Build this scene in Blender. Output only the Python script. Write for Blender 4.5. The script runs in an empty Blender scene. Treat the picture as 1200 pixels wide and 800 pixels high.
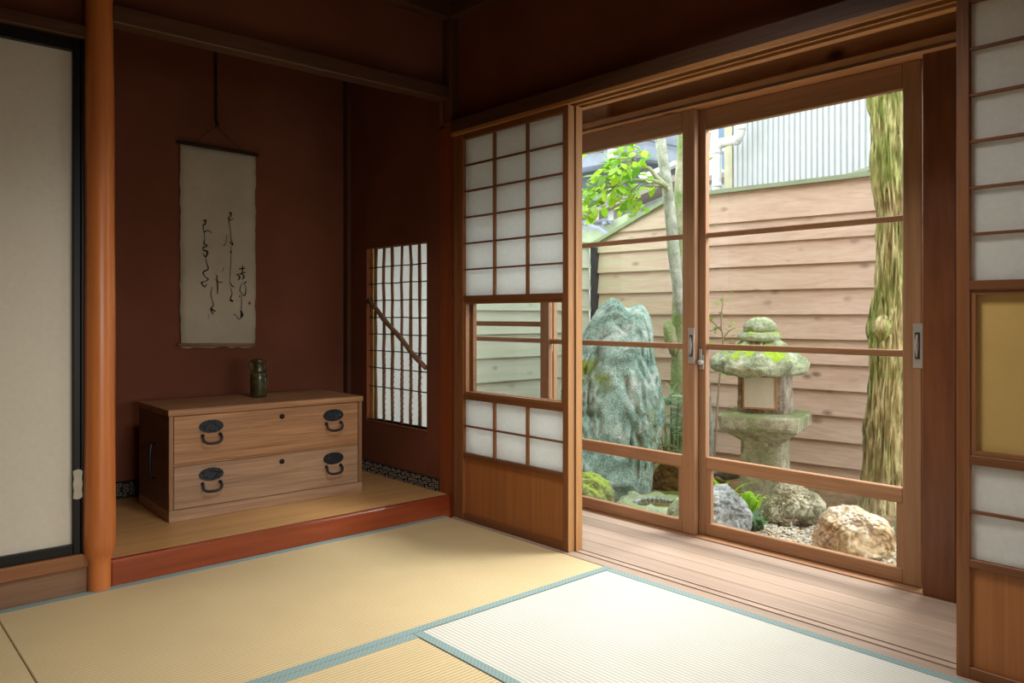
import bpy, bmesh, math, random
from mathutils import Vector, noise
random.seed(7)
SC = bpy.context.scene
COL = SC.collection

# ------------------------------------------------------------------ camera, sky, lights, exposure
# World: X points out into the garden, Y along the garden wall towards the alcove, Z up, metres.
# Alcove front is the plane y=0, the paper-door plane is x=0, tatami surface is z=0.
CAM = Vector((-2.20, -2.88, 0.92)); FPX = 913.0; HY = 369.4
TH = math.atan2(1019.4, FPX)
FW = Vector((math.cos(TH), math.sin(TH), 0)); RT = Vector((math.sin(TH), -math.cos(TH), 0))
cd = bpy.data.cameras.new('camera'); cam = bpy.data.objects.new('camera', cd); COL.objects.link(cam)
cam.location = CAM; cam.rotation_euler = FW.to_track_quat('-Z', 'Y').to_euler()
cd.sensor_width = 36; cd.lens = 36 * FPX / 1200; cd.shift_y = -(400 - HY) / 1200; cd.clip_start = .05
SC.camera = cam
W = bpy.data.worlds.new('overcast_sky'); SC.world = W; W.use_nodes = True
bg = W.node_tree.nodes['Background']; bg.inputs[0].default_value = (.90, .96, 1, 1); bg.inputs[1].default_value = 3.1

def area(name, loc, target, sx, sy, power, color, spread=180):
    l = bpy.data.lights.new(name, 'AREA'); l.shape = 'RECTANGLE'; l.size = sx; l.size_y = sy
    l.energy = power; l.color = color; l.spread = math.radians(spread)
    o = bpy.data.objects.new(name, l); COL.objects.link(o); o.location = loc
    o.rotation_euler = (Vector(target) - Vector(loc)).to_track_quat('-Z', 'Y').to_euler(); return o
# bright patch of sky above the courtyard, shining down through the garden doors
area('courtyard_skylight', (1.75, -1.75, 2.75), (-.75, -.95, 0), 1.3, .8, 33, (1, .985, .96), 80)
# added fill light behind the viewer; no window stands there
area('rear_fill_light', (-1.2, -4.45, .95), (-.95, -.75, .0), 1.8, .7, 5, (1, .95, .88), 58)
# added fill light overhead to brighten the mats, not a lamp of the room
area('overhead_fill_light', (-.95, -1.55, 2.28), (-.95, -1.5, 0), .5, .5, 15, (1, .96, .89), 125)
SC.view_settings.view_transform = 'Standard'; SC.view_settings.look = 'None'
SC.view_settings.gamma = 1; SC.view_settings.use_curve_mapping = False
SC.view_settings.exposure = 0.5
SC.cycles.use_denoising = True
SC.cycles.max_bounces = 10; SC.cycles.diffuse_bounces = 5; SC.cycles.transparent_max_bounces = 24
SC.cycles.sample_clamp_indirect = 6; SC.cycles.caustics_reflective = False; SC.cycles.caustics_refractive = False

# ------------------------------------------------------------------ pixel -> point helpers (1200 x 800 frame)
def ray(px, py): return FW + RT * ((px - 600) / FPX) + Vector((0, 0, (HY - py) / FPX))
def onx(px, py, x): d = ray(px, py); return CAM + d * ((x - CAM.x) / d.x)
def ony(px, py, y): d = ray(px, py); return CAM + d * ((y - CAM.y) / d.y)
def onz(px, py, z): d = ray(px, py); return CAM + d * ((z - CAM.z) / d.z)
def ont(px, py, t): return CAM + ray(px, py) * t            # at depth t metres from the camera
GZ = -.25                                                    # garden ground level
def gdepth(py, z=GZ): return (CAM.z - z) * FPX / (py - HY)

# ------------------------------------------------------------------ materials
def lin(c):
    r = []
    for v in c:
        v = v / 255; r.append(v / 12.92 if v <= .04045 else ((v + .055) / 1.055) ** 2.4)
    return (*r, 1)
class NT:
    def __init__(s, name):
        s.m = bpy.data.materials.new(name); s.m.use_nodes = True; s.t = s.m.node_tree; s.t.nodes.clear()
        s.out = s.n('ShaderNodeOutputMaterial')
    def n(s, ty, **kw):
        nd = s.t.nodes.new(ty)
        for k, v in kw.items():
            if k.startswith('i_'):
                key = k[2:]; key = int(key) if key.isdigit() else key.replace('_', ' ')
                nd.inputs[key].default_value = v
            else: setattr(nd, k, v)
        return nd
    def l(s, a, b): s.t.links.new(a, b)
    def coord(s, scale=(1, 1, 1), rnd=True, kind='Object'):
        tc = s.n('ShaderNodeTexCoord'); mp = s.n('ShaderNodeMapping'); mp.inputs['Scale'].default_value = scale
        s.l(tc.outputs[kind], mp.inputs['Vector'])
        if rnd:
            oi = s.n('ShaderNodeObjectInfo'); m = s.n('ShaderNodeMath', operation='MULTIPLY'); m.inputs[1].default_value = 37
            s.l(oi.outputs['Random'], m.inputs[0]); s.l(m.outputs[0], mp.inputs['Location'])
        return mp.outputs[0]
    def noise(s, vec, scale, detail=4, rough=.55, dist=0):
        nd = s.n('ShaderNodeTexNoise', i_Scale=scale, i_Detail=detail, i_Roughness=rough, i_Distortion=dist)
        s.l(vec, nd.inputs['Vector']); return nd.outputs['Fac']
    def ramp(s, fac, stops):
        r = s.n('ShaderNodeValToRGB'); el = r.color_ramp.elements
        while len(el) < len(stops): el.new(.5)
        for e, (p, c) in zip(el, stops): e.position = p; e.color = lin(c)
        s.l(fac, r.inputs[0]); return r.outputs[0]
    def mix(s, fac, a, b, mode='MIX'):
        m = s.n('ShaderNodeMix', data_type='RGBA', blend_type=mode)
        if isinstance(fac, (int, float)): m.inputs[0].default_value = fac
        else: s.l(fac, m.inputs[0])
        for k, v in ((6, a), (7, b)):
            if isinstance(v, tuple): m.inputs[k].default_value = lin(v)
            else: s.l(v, m.inputs[k])
        return m.outputs[2]
    def step(s, fac, a, b):
        m = s.n('ShaderNodeMapRange'); m.inputs[1].default_value = a; m.inputs[2].default_value = b
        s.l(fac, m.inputs[0]); return m.outputs[0]
    def bump(s, h, strength, dist):
        b = s.n('ShaderNodeBump', i_Strength=strength, i_Distance=dist); s.l(h, b.inputs['Height']); return b.outputs[0]
    def done(s, color, rough=.6, normal=None, metal=0, spec=.5, coat=0, sheen=0):
        p = s.n('ShaderNodeBsdfPrincipled', i_Roughness=rough, i_Metallic=metal, i_Specular_IOR_Level=spec, i_Coat_Weight=coat, i_Coat_Roughness=.25, i_Sheen_Weight=sheen)
        if isinstance(color, tuple): p.inputs['Base Color'].default_value = lin(color)
        else: s.l(color, p.inputs['Base Color'])
        if normal is not None: s.l(normal, p.inputs['Normal'])
        s.l(p.outputs[0], s.out.inputs[0]); return s.m
def wood(name, dark, light, axis, rough=.55, coat=0, across=26, along=1.6, bump=.15, knots=None, spec=.4):
    t = NT(name); sc = [across] * 3; sc['xyz'.index(axis)] = along
    v = t.coord(tuple(sc))
    f = t.noise(v, 1, 6, .6, 1.2); c = t.ramp(f, [(.28, dark), (.72, light)])
    sc2 = [across * 6] * 3; sc2['xyz'.index(axis)] = along * 3
    f2 = t.noise(t.coord(tuple(sc2)), 1, 3); c = t.mix(.35, c, t.ramp(f2, [(.3, dark), (.7, light)]))
    oi = t.n('ShaderNodeObjectInfo'); hv = t.n('ShaderNodeHueSaturation'); t.l(c, hv.inputs['Color'])
    mr = t.n('ShaderNodeMapRange'); mr.inputs[3].default_value = .9; mr.inputs[4].default_value = 1.1
    t.l(oi.outputs['Random'], mr.inputs[0]); t.l(mr.outputs[0], hv.inputs['Value']); c = hv.outputs[0]
    if knots:
        sk = [5] * 3; sk['xyz'.index(axis)] = 3.2
        vo = t.n('ShaderNodeTexVoronoi', i_Scale=1.0); t.l(t.coord(tuple(sk)), vo.inputs['Vector'])
        k = t.step(vo.outputs['Distance'], .16, .05); c = t.mix(k, c, knots)
    return t.done(c, rough, t.bump(f2, bump, .004), coat=coat, spec=spec)
def rocky(name, cols, scale=6, rough=.9, bump=.5, moss=None, mscale=5, mlo=.5, mhi=.62, up=False, kind='Object'):
    t = NT(name); v = t.coord((1, 1, 1), True, kind); f = t.noise(v, scale, 8, .65, .3); n = len(cols)
    c = t.ramp(f, [(.35 + .3 * i / (n - 1), k) for i, k in enumerate(cols)])
    f2 = t.noise(v, scale * 9, 5, .7)
    c = t.mix(.35, c, t.ramp(f2, [(.36, cols[0]), (.64, cols[-1])]))
    if moss:
        m = t.noise(v, mscale, 5, .6)
        if up:
            g = t.n('ShaderNodeNewGeometry'); sx = t.n('ShaderNodeSeparateXYZ'); t.l(g.outputs['Normal'], sx.inputs[0])
            ad = t.n('ShaderNodeMath', operation='MULTIPLY_ADD'); ad.inputs[1].default_value = .22
            t.l(sx.outputs[2], ad.inputs[0]); t.l(m, ad.inputs[2]); m = ad.outputs[0]
        c = t.mix(t.step(m, mlo, mhi), c, t.ramp(f2, [(.3, moss[0]), (.7, moss[1])]))
    return t.done(c, rough, t.bump(f2, bump, .012), spec=.25)
def plain(name, c, rough=.5, metal=0, spec=.5, var=.06, coat=0):
    t = NT(name); f = t.noise(t.coord(), 9, 3)
    d = tuple(max(0, x * (1 - var)) for x in c); e = tuple(min(255, x * (1 + var)) for x in c)
    return t.done(t.ramp(f, [(.3, d), (.7, e)]), rough, metal=metal, spec=spec, coat=coat)

M = {}
def plaster(name, c, gr=1.0):
    t = NT(name); v = t.coord((1, 1, 1), False); f = t.noise(v, 2.2, 4); g = t.noise(v, 420, 2)
    col = t.ramp(f, [(.3, tuple(x * .93 for x in c)), (.7, tuple(min(255, x * 1.06) for x in c))])
    return t.done(col, .95, t.bump(g, .25 * gr, .002), spec=.1)
M['plaster'] = plaster('red_brown_sand_plaster', (114, 68, 50))
M['plaster_gold'] = plaster('golden_sand_cloth', (190, 158, 98), 2)
M['plaster_plain'] = plaster('beige_plaster', (150, 130, 105))
M['amber_z'] = wood('amber_log', (164, 90, 42), (206, 126, 66), 'z', .32, .25, across=9, along=.8, bump=.05)
M['dark_x'] = wood('dark_beam_x', (62, 38, 22), (96, 62, 38), 'x', .5)
M['dark_y'] = wood('dark_beam_y', (62, 38, 24), (98, 64, 42), 'y', .5)
M['dark_z'] = wood('dark_post_z', (66, 40, 24), (102, 64, 40), 'z', .5)
M['fr_y'] = wood('brown_rail_y', (112, 70, 42), (146, 98, 62), 'y', .5)
M['fr_z'] = wood('brown_stile_z', (112, 70, 42), (148, 100, 64), 'z', .5)
M['fr_x'] = wood('brown_stick_x', (112, 70, 42), (148, 100, 64), 'x', .5)
M['gd_y'] = wood('door_rail_y', (146, 104, 70), (182, 138, 102), 'y', .45)
M['gd_z'] = wood('door_stile_z', (148, 106, 72), (184, 140, 104), 'z', .45)
M['sh_y'] = wood('shoji_rail_y', (92, 52, 26), (126, 78, 42), 'y', .5)
M['sh_z'] = wood('shoji_stile_z', (100, 58, 30), (140, 88, 48), 'z', .5)
M['sh_panel'] = wood('shoji_panel_z', (136, 80, 38), (170, 108, 58), 'z', .5, across=30, along=.8)
M['edge_z'] = wood('lit_stile_edge_z', (150, 104, 60), (190, 142, 92), 'z', .45, across=40)  # paler than the stile: daylight on the end face put into its colour
M['red_x'] = wood('red_lacquered_sill_x', (104, 38, 16), (160, 74, 36), 'x', .3, .4, across=8, along=.7, bump=.03)
M['redpost_z'] = wood('reddish_post_z', (118, 56, 26), (150, 78, 40), 'z', .45)
M['toko'] = wood('alcove_board_x', (166, 120, 72), (206, 160, 106), 'x', .4, .1, across=10, along=.9, bump=.04)
M['sill_x'] = wood('grey_brown_board_x', (112, 82, 60), (142, 108, 82), 'x', .7)
M['sill2_x'] = wood('brown_board_x', (124, 78, 44), (154, 102, 62), 'x', .5)
M['deck_y'] = wood('veranda_board_y', (160, 136, 118), (190, 166, 148), 'y', .42, across=20, along=1.1, bump=.05)
M['track_y'] = wood('door_track_y', (156, 132, 114), (184, 160, 142), 'y', .5)
M['warm_y'] = wood('lintel_strip_y', (160, 104, 56), (196, 140, 84), 'y', .5)
M['board_y'] = wood('header_board_y', (166, 116, 74), (206, 154, 106), 'y', .55, across=7, along=1.4, knots=(92, 56, 34))
M['ceil'] = wood('ceiling_board_y', (120, 88, 46), (150, 112, 64), 'y', .6, across=12)
M['chest_x'] = wood('chest_board_x', (112, 74, 46), (190, 142, 100), 'x', .5, across=30, along=1.5, bump=.12)
M['chest_low'] = wood('greyer_chest_board_x', (118, 88, 64), (180, 146, 116), 'x', .5, across=30, along=1.5, bump=.12)
M['chest_z'] = wood('chest_board_z', (112, 78, 52), (156, 116, 82), 'z', .5, across=30, along=1.5, bump=.12)
M['chest_side'] = wood('chest_side_y', (84, 58, 40), (116, 82, 58), 'y', .5, across=30, along=1.5)
M['black'] = plain('black_lacquer', (8, 8, 8), .4, spec=.3)
M['iron'] = plain('blackened_iron', (46, 50, 56), .34, .75)
M['steel'] = plain('brushed_steel', (206, 203, 196), .35, .6)
M['tin'] = plain('tarnished_tin_plate', (150, 146, 132), .4, .8)
M['dkslot'] = plain('dark_groove', (40, 26, 18), .8)
M['ink'] = plain('black_ink', (24, 21, 20), .9)
M['seal'] = plain('red_seal_ink', (150, 52, 44), .9)
M['pvc'] = plain('white_pipe', (188, 188, 182), .4)
M['white_wall'] = plain('white_siding', (172, 178, 174), .7)
M['grey_metal'] = plain('grey_fascia', (118, 126, 136), .5)
M['grey_dark'] = plain('dark_grey_window_frame', (52, 58, 64), .4)
M['roof_tile'] = plain('brown_grey_roof', (128, 116, 108), .7)
M['blue_glass'] = plain('blue_grey_window_glass', (92, 116, 140), .15)
M['corr'] = plain('ribbed_white_metal', (168, 172, 170), .5, var=.02)
M['corr_gap'] = plain('rib_joint', (150, 158, 150), .6)
M['beige_trim'] = plain('beige_corner_trim', (164, 160, 130), .6)
M['reed'] = plain('brown_reed', (124, 84, 54), .6)
M['reed_dk'] = plain('dark_split_bamboo', (58, 42, 32), .6)
M['stick'] = wood('brown_branch', (112, 80, 58), (150, 112, 86), 'z', .5)
M['cord'] = plain('brown_cord', (70, 44, 30), .8)
M['water'] = plain('still_water', (92, 84, 30), .04, 0, .6)
def paper(name, c, trans=.5, mottled=0):
    t = NT(name); v = t.coord((1, 1, 1)); f = t.noise(v, 60, 5, .7); col = t.ramp(f, [(.3, tuple(x * .965 for x in c)), (.7, c)])
    if mottled:
        s = t.noise(v, 46, 2, .5); col = t.mix(t.step(s, .72, .76), col, (116, 80, 46))
        s2 = t.noise(v, 3, 3); col = t.mix(t.step(s2, .35, .8), col, tuple(x * .86 for x in c))
    d = t.n('ShaderNodeBsdfDiffuse'); tr = t.n('ShaderNodeBsdfTranslucent'); mx = t.n('ShaderNodeMixShader'); mx.inputs[0].default_value = trans
    t.l(col, d.inputs[0]); t.l(col, tr.inputs[0]); t.l(d.outputs[0], mx.inputs[1]); t.l(tr.outputs[0], mx.inputs[2]); t.l(mx.outputs[0], t.out.inputs[0]); return t.m
M['paper'] = paper('shoji_paper', (247, 249, 248), .72)
M['fusuma'] = paper('door_paper', (208, 202, 188), .0)
M['scroll'] = paper('old_scroll_paper', (186, 174, 154), .0, 1)
M['lpaper'] = paper('lantern_paper', (226, 222, 204), .2)
def glass():
    t = NT('window_glass'); lw = t.n('ShaderNodeLayerWeight', i_Blend=.5); pw = t.n('ShaderNodeMath', operation='POWER'); pw.inputs[1].default_value = 5; t.l(lw.outputs['Facing'], pw.inputs[0])
    fr = t.n('ShaderNodeMath', operation='MULTIPLY_ADD'); fr.inputs[1].default_value = .9; fr.inputs[2].default_value = .022; t.l(pw.outputs[0], fr.inputs[0]); tr = t.n('ShaderNodeBsdfTransparent'); tr.inputs[0].default_value = (.975, .985, .98, 1)
    gl = t.n('ShaderNodeBsdfGlossy', i_Roughness=.0); mx = t.n('ShaderNodeMixShader')
    t.l(fr.outputs[0], mx.inputs[0]); t.l(tr.outputs[0], mx.inputs[1]); t.l(gl.outputs[0], mx.inputs[2]); t.l(mx.outputs[0], t.out.inputs[0]); return t.m
M['glass'] = glass()
def tatami(name, c, axis, rough=.55, spec=.35):
    t = NT(name); v = t.coord((1, 1, 1), False)
    wv = t.n('ShaderNodeTexWave', wave_type='BANDS', bands_direction='Y' if axis == 'x' else 'X', wave_profile='SIN', i_Scale=24.0, i_Distortion=.25, i_Detail=1, i_Detail_Scale=3)
    t.l(v, wv.inputs['Vector']); f = t.noise(v, 3.2, 5, .6)
    sc = (60, 900, 1) if axis == 'y' else (900, 60, 1)
    g = t.noise(t.coord(sc, False), 1, 2)
    col = t.ramp(f, [(.3, tuple(x * .95 for x in c)), (.7, c)])
    col = t.mix(t.step(wv.outputs['Fac'], .4, 0), col, tuple(x * .78 for x in c)); col = t.mix(t.step(g, .55, .9), col, tuple(x * .85 for x in c))
    return t.done(col, rough, t.bump(wv.outputs['Fac'], .5, .0025), spec=spec)
M['tat_x'] = tatami('straw_mat_x', (213, 190, 145), 'x')
M['tat_y'] = tatami('sheen_toned_mat_y', (214, 211, 201), 'y', .42, .5)  # whiter than the other mats: the weave's sheen is put into the colour
def cloth(name, c):
    t = NT(name); v = t.coord((1, 1, 1), False)
    ck = t.n('ShaderNodeTexChecker', i_Scale=140.0); t.l(v, ck.inputs[0]); ck.inputs[1].default_value = lin(c); ck.inputs[2].default_value = lin(tuple(x * .86 for x in c))
    return t.done(ck.outputs[0], .8, spec=.2)
M['heri'] = cloth('teal_edging_cloth', (138, 160, 158))
def cedar(name, light, dark, axis, green, amt):
    t = NT(name); sc = [16] * 3; sc['xyz'.index(axis)] = 1.2
    f = t.noise(t.coord(tuple(sc)), 1, 6, .6, 1.6); c = t.ramp(f, [(.25, dark), (.7, light)])
    s2 = [70] * 3; s2['xyz'.index(axis)] = 3; f2 = t.noise(t.coord(tuple(s2)), 1, 4)
    c = t.mix(.25, c, t.ramp(f2, [(.3, dark), (.7, light)]))
    sk = [9] * 3; sk['xyz'.index(axis)] = 4.6
    vo = t.n('ShaderNodeTexVoronoi', i_Scale=1.0); t.l(t.coord(tuple(sk)), vo.inputs['Vector'])
    kn = t.step(vo.outputs['Distance'], .24, .06); pick = t.step(t.noise(t.coord((3, 3, 3)), 1, 2), .45, .6); mm = t.n('ShaderNodeMath', operation='MULTIPLY'); t.l(kn, mm.inputs[0]); t.l(pick, mm.inputs[1])
    c = t.mix(mm.outputs[0], c, tuple(x * .62 for x in dark))
    g = t.noise(t.coord((1, 1, 1), False, 'Generated'), 3, 4)
    wp = t.n('ShaderNodeNewGeometry'); sx = t.n('ShaderNodeSeparateXYZ'); t.l(wp.outputs['Position'], sx.inputs[0])
    ad = t.n('ShaderNodeMath', operation='MULTIPLY_ADD'); ad.inputs[1].default_value = .3; t.l(sx.outputs[1], ad.inputs[0]); t.l(g, ad.inputs[2])
    c = t.mix(t.step(ad.outputs[0], amt[0], amt[1]), c, green)
    return t.done(c, .8, t.bump(f2, .3, .004), spec=.15)
M['cedar_y'] = cedar('cedar_board_y', (216, 190, 170), (184, 152, 132), 'y', (196, 200, 160), (.66, 1.2))
M['cedar_x'] = cedar('grey_green_board_x', (216, 218, 204), (188, 194, 174), 'x', (186, 196, 160), (.9, 1.5))
M['cedar_cap'] = cedar('weathered_cap', (160, 168, 140), (120, 132, 108), 'y', (140, 160, 110), (.6, 1.1))
def barkmat():
    t = NT('ridged_bark'); f = t.noise(t.coord((48, 48, 5), False), 1, 5, .6, .8)
    c = t.ramp(f, [(.30, (70, 58, 34)), (.46, (166, 150, 102)), (.70, (222, 210, 164))])
    m = t.noise(t.coord((6, 6, 3), False), 1, 5, .65); g = t.n('ShaderNodeNewGeometry'); sx = t.n('ShaderNodeSeparateXYZ'); t.l(g.outputs['Position'], sx.inputs[0])
    ad = t.n('ShaderNodeMath', operation='MULTIPLY_ADD'); ad.inputs[1].default_value = .10; t.l(sx.outputs[2], ad.inputs[0]); t.l(m, ad.inputs[2])
    gr = t.ramp(f, [(.3, (70, 76, 30)), (.5, (132, 144, 74)), (.75, (178, 184, 116))])
    c = t.mix(t.step(ad.outputs[0], .52, .75), c, gr)
    return t.done(c, .9, t.bump(f, .9, .02), spec=.2)
M['bark'] = barkmat()
M['bark_moss'] = rocky('mossy_bark', [(118, 122, 92), (168, 168, 132), (206, 204, 176)], 10, .9, .6, ((104, 132, 70), (150, 172, 104)), 4, .44, .62)
M['bark_white'] = rocky('white_lichen_bark', [(116, 122, 106), (162, 168, 152), (204, 208, 196)], 16, .9, .4, ((128, 150, 116), (166, 182, 146)), 5, .58, .75)
M['r_green'] = rocky('blue_green_stone', [(76, 120, 104), (140, 178, 162), (226, 238, 230)], 9, .85, 1.0, ((104, 118, 40), (140, 150, 66)), 2.6, .56, .68)
M['r_grey'] = rocky('grey_stone', [(92, 96, 92), (156, 164, 162), (208, 214, 212)], 8, .85, .9, ((128, 134, 112), (160, 162, 140)), 5, .62, .75)
M['r_pale'] = rocky('pitted_pale_stone', [(92, 94, 70), (186, 178, 144), (240, 232, 206)], 10, .9, 1.0, ((118, 138, 104), (156, 172, 136)), 3, .54, .62)
M['r_ochre'] = rocky('ochre_stone', [(148, 98, 40), (208, 180, 130), (240, 235, 220)], 4.5, .85, 1.0, ((150, 148, 120), (190, 186, 160)), 6, .58, .7)
M['r_moss'] = rocky('mossy_stone', [(92, 104, 62), (136, 146, 96), (172, 180, 130)], 6, .9, .7, ((122, 146, 46), (164, 182, 84)), 4, .54, .72, True)
M['r_brown'] = rocky('brown_stone', [(66, 48, 26), (104, 84, 44), (140, 122, 72)], 6, .9, .8, ((96, 104, 36), (128, 134, 54)), 4, .5, .65)
M['r_basin'] = rocky('pale_green_basin_stone', [(104, 120, 88), (156, 172, 138), (196, 206, 176)], 9, .9, .8, ((128, 146, 84), (160, 176, 120)), 4, .66, .85, True)
M['l_stone'] = rocky('lantern_granite', [(104, 98, 76), (168, 162, 136), (216, 212, 190)], 14, .95, .7, ((112, 124, 80), (150, 160, 112)), 5, .52, .7, True)
M['l_dark'] = rocky('dark_lantern_granite', [(70, 58, 46), (128, 114, 96), (196, 188, 174)], 5, .95, .7)
M['l_moss'] = rocky('moss_covered_granite', [(104, 116, 84), (156, 168, 132), (214, 218, 192)], 12, .95, .8, ((126, 164, 30), (184, 210, 60)), 9, .68, .8, True)
M['soil'] = rocky('garden_soil', [(92, 70, 46), (132, 106, 74), (164, 138, 104)], 9, .95, .8, ((98, 124, 44), (132, 156, 66)), 1.6, .55, .68, False)
def gravelmat():
    t = NT('gravel_pebbles'); g = t.n('ShaderNodeNewGeometry')
    return t.done(t.ramp(g.outputs['Random Per Island'], [(0, (110, 106, 96)), (.3, (196, 188, 170)), (.6, (226, 220, 204)), (.85, (172, 164, 148)), (1, (206, 176, 134))]), .8, spec=.2)
M['gravel'] = gravelmat()
def leaf(name, a, b):
    t = NT(name); oi = t.n('ShaderNodeObjectInfo'); col = t.ramp(oi.outputs['Random'], [(0, a), (1, b)])
    d = t.n('ShaderNodeBsdfPrincipled', i_Roughness=.4, i_Specular_IOR_Level=.35); tr = t.n('ShaderNodeBsdfTranslucent'); mx = t.n('ShaderNodeMixShader'); mx.inputs[0].default_value = .38
    t.l(col, d.inputs['Base Color']); t.l(col, tr.inputs[0]); t.l(d.outputs[0], mx.inputs[1]); t.l(tr.outputs[0], mx.inputs[2]); t.l(mx.outputs[0], t.out.inputs[0]); return t.m
M['leaf'] = leaf('bright_green_leaf', (96, 164, 24), (196, 230, 66))
M['leaf_sasa'] = leaf('blue_green_leaf', (146, 194, 148), (186, 220, 176))
M['leaf_fern'] = leaf('fresh_green_blade', (120, 184, 24), (184, 226, 60))
M['leaf_dark'] = leaf('dark_green_leaf', (64, 106, 66), (104, 146, 98))
M['leaf_maple'] = leaf('light_green_leaf', (112, 168, 50), (168, 206, 96))
def vasemat():
    t = NT('dark_olive_glaze'); v = t.coord(); f = t.noise(v, 24, 4)
    return t.done(t.ramp(f, [(.3, (40, 38, 20)), (.7, (78, 74, 44))]), .18, spec=.6)
M['vase'] = vasemat()

# ------------------------------------------------------------------ mesh builder
ORG = {}
class MB:
    def __init__(s): s.v = []; s.f = []; s.smooth = []
    def add(s, vs, fs, smooth=False):
        b = len(s.v); s.v += [Vector(v) for v in vs]; s.f += [tuple(b + i for i in f) for f in fs]; s.smooth += [smooth] * len(fs); return s
    def box(s, x0, x1, y0, y1, z0, z1, bev=0):
        x0, x1 = sorted((x0, x1)); y0, y1 = sorted((y0, y1)); z0, z1 = sorted((z0, z1))
        if bev:
            bm = bmesh.new(); bmesh.ops.create_cube(bm, size=1)
            for v in bm.verts: v.co = Vector(((x0 + x1) / 2 + v.co.x * (x1 - x0), (y0 + y1) / 2 + v.co.y * (y1 - y0), (z0 + z1) / 2 + v.co.z * (z1 - z0)))
            bmesh.ops.bevel(bm, geom=list(bm.edges), offset=bev, segments=1, affect='EDGES'); bm.verts.index_update()
            s.add([v.co.copy() for v in bm.verts], [[v.index for v in f.verts] for f in bm.faces]); bm.free(); return s
        return s.add([(x0, y0, z0), (x1, y0, z0), (x1, y1, z0), (x0, y1, z0), (x0, y0, z1), (x1, y0, z1), (x1, y1, z1), (x0, y1, z1)],
                     [(3, 2, 1, 0), (4, 5, 6, 7), (0, 1, 5, 4), (1, 2, 6, 5), (2, 3, 7, 6), (3, 0, 4, 7)])
    def prism(s, pts, vec):                                   # closed planar outline pushed along vec
        n = len(pts); vec = Vector(vec); a = [Vector(p) for p in pts]
        return s.add(a + [p + vec for p in a], [tuple(range(n))[::-1], tuple(range(n, 2 * n))] + [(i, (i + 1) % n, n + (i + 1) % n, n + i) for i in range(n)])
    def tube(s, pts, rad, n=8, cap=True, jitter=None):
        pts = [Vector(p) for p in pts]; m = len(pts)
        if isinstance(rad, (int, float)): rad = [rad] * m
        vs = []; up = None
        for i, p in enumerate(pts):
            d = (pts[min(i + 1, m - 1)] - pts[max(i - 1, 0)]).normalized()
            if up is None: up = Vector((0, 0, 1)) if abs(d.z) < .9 else Vector((1, 0, 0))
            a = d.cross(up).normalized(); b = a.cross(d).normalized(); up = b
            for k in range(n):
                th = 2 * math.pi * k / n; r = rad[i]
                q = a * math.cos(th) + b * math.sin(th)
                if jitter: r = jitter(p, q, r, th)
                vs.append(p + q * r)
        fs = [(i * n + k, i * n + (k + 1) % n, (i + 1) * n + (k + 1) % n, (i + 1) * n + k) for i in range(m - 1) for k in range(n)]
        if cap: fs += [tuple(range(n))[::-1], tuple(range((m - 1) * n, m * n))]
        return s.add(vs, fs, True)
    def lathe(s, prof, c=(0, 0, 0), n=32, sq=1.0):
        vs = []
        for r, z in prof:
            for k in range(n):
                a = 2 * math.pi * k / n; vs.append((c[0] + r * math.cos(a), c[1] + r * math.sin(a), c[2] + z))
        m = len(prof)
        fs = [(i * n + k, i * n + (k + 1) % n, (i + 1) * n + (k + 1) % n, (i + 1) * n + k) for i in range(m - 1) for k in range(n)]
        fs += [tuple(range(n))[::-1], tuple(range((m - 1) * n, m * n))]
        return s.add(vs, fs, True)
    def build(s, name, mat, parent=None, bevel=0, subsurf=0):
        me = bpy.data.meshes.new(name); lo = Vector([min(v[i] for v in s.v) for i in range(3)]); hi = Vector([max(v[i] for v in s.v) for i in range(3)])
        c = (lo + hi) / 2
        me.from_pydata([v - c for v in s.v], [], s.f); me.polygons.foreach_set('use_smooth', s.smooth); me.materials.append(mat); me.update()
        bm = bmesh.new(); bm.from_mesh(me); bmesh.ops.recalc_face_normals(bm, faces=bm.faces); bm.to_mesh(me); bm.free()
        o = bpy.data.objects.new(name, me); COL.objects.link(o)
        po = ORG[parent.name] if parent else Vector((0, 0, 0))
        if parent: o.parent = parent
        o.location = c - po; ORG[o.name] = c
        if bevel:
            b = o.modifiers.new('soft_edges', 'BEVEL'); b.width = bevel; b.segments = 2; b.limit_method = 'ANGLE'
        return o
def BX(name, mat, parent, x0, x1, y0, y1, z0, z1, bev=0): return MB().box(x0, x1, y0, y1, z0, z1, bev).build(name, mat, parent)
def tag(o, label=None, cat=None, group=None, kind=None):
    if label: o['label'] = label
    if cat: o['category'] = cat
    if group: o['group'] = group
    if kind: o['kind'] = kind
    return o
def empty(name, loc, rz=0, local=False):
    o = bpy.data.objects.new(name, None); COL.objects.link(o); o.location = loc; o.rotation_euler = (0, 0, rz); o.empty_display_size = .1
    ORG[o.name] = Vector((0, 0, 0)) if local else Vector(loc); return o
def struct(o, label=None): return tag(o, label, None, None, 'structure')
def instance(src, name, parent, rel, rot=None, scale=None):   # shares mesh data
    o = bpy.data.objects.new(name, src); COL.objects.link(o); o.parent = parent; o.location = rel
    if rot is not None: o.rotation_euler = rot
    if scale is not None: o.scale = scale
    return o
def spline(pts, n):                                           # Catmull-Rom through tuples of any length
    out = []; P = [pts[0]] + list(pts) + [pts[-1]]
    for i in range(1, len(P) - 2):
        for k in range(n):
            t = k / n; a, b, c, d = P[i - 1], P[i], P[i + 1], P[i + 2]
            out.append(tuple(.5 * (2 * b[j] + (c[j] - a[j]) * t + (2 * a[j] - 5 * b[j] + 4 * c[j] - d[j]) * t * t + (3 * b[j] - a[j] - 3 * c[j] + d[j]) * t ** 3) for j in range(len(b))))
    out.append(tuple(pts[-1])); return out

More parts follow.
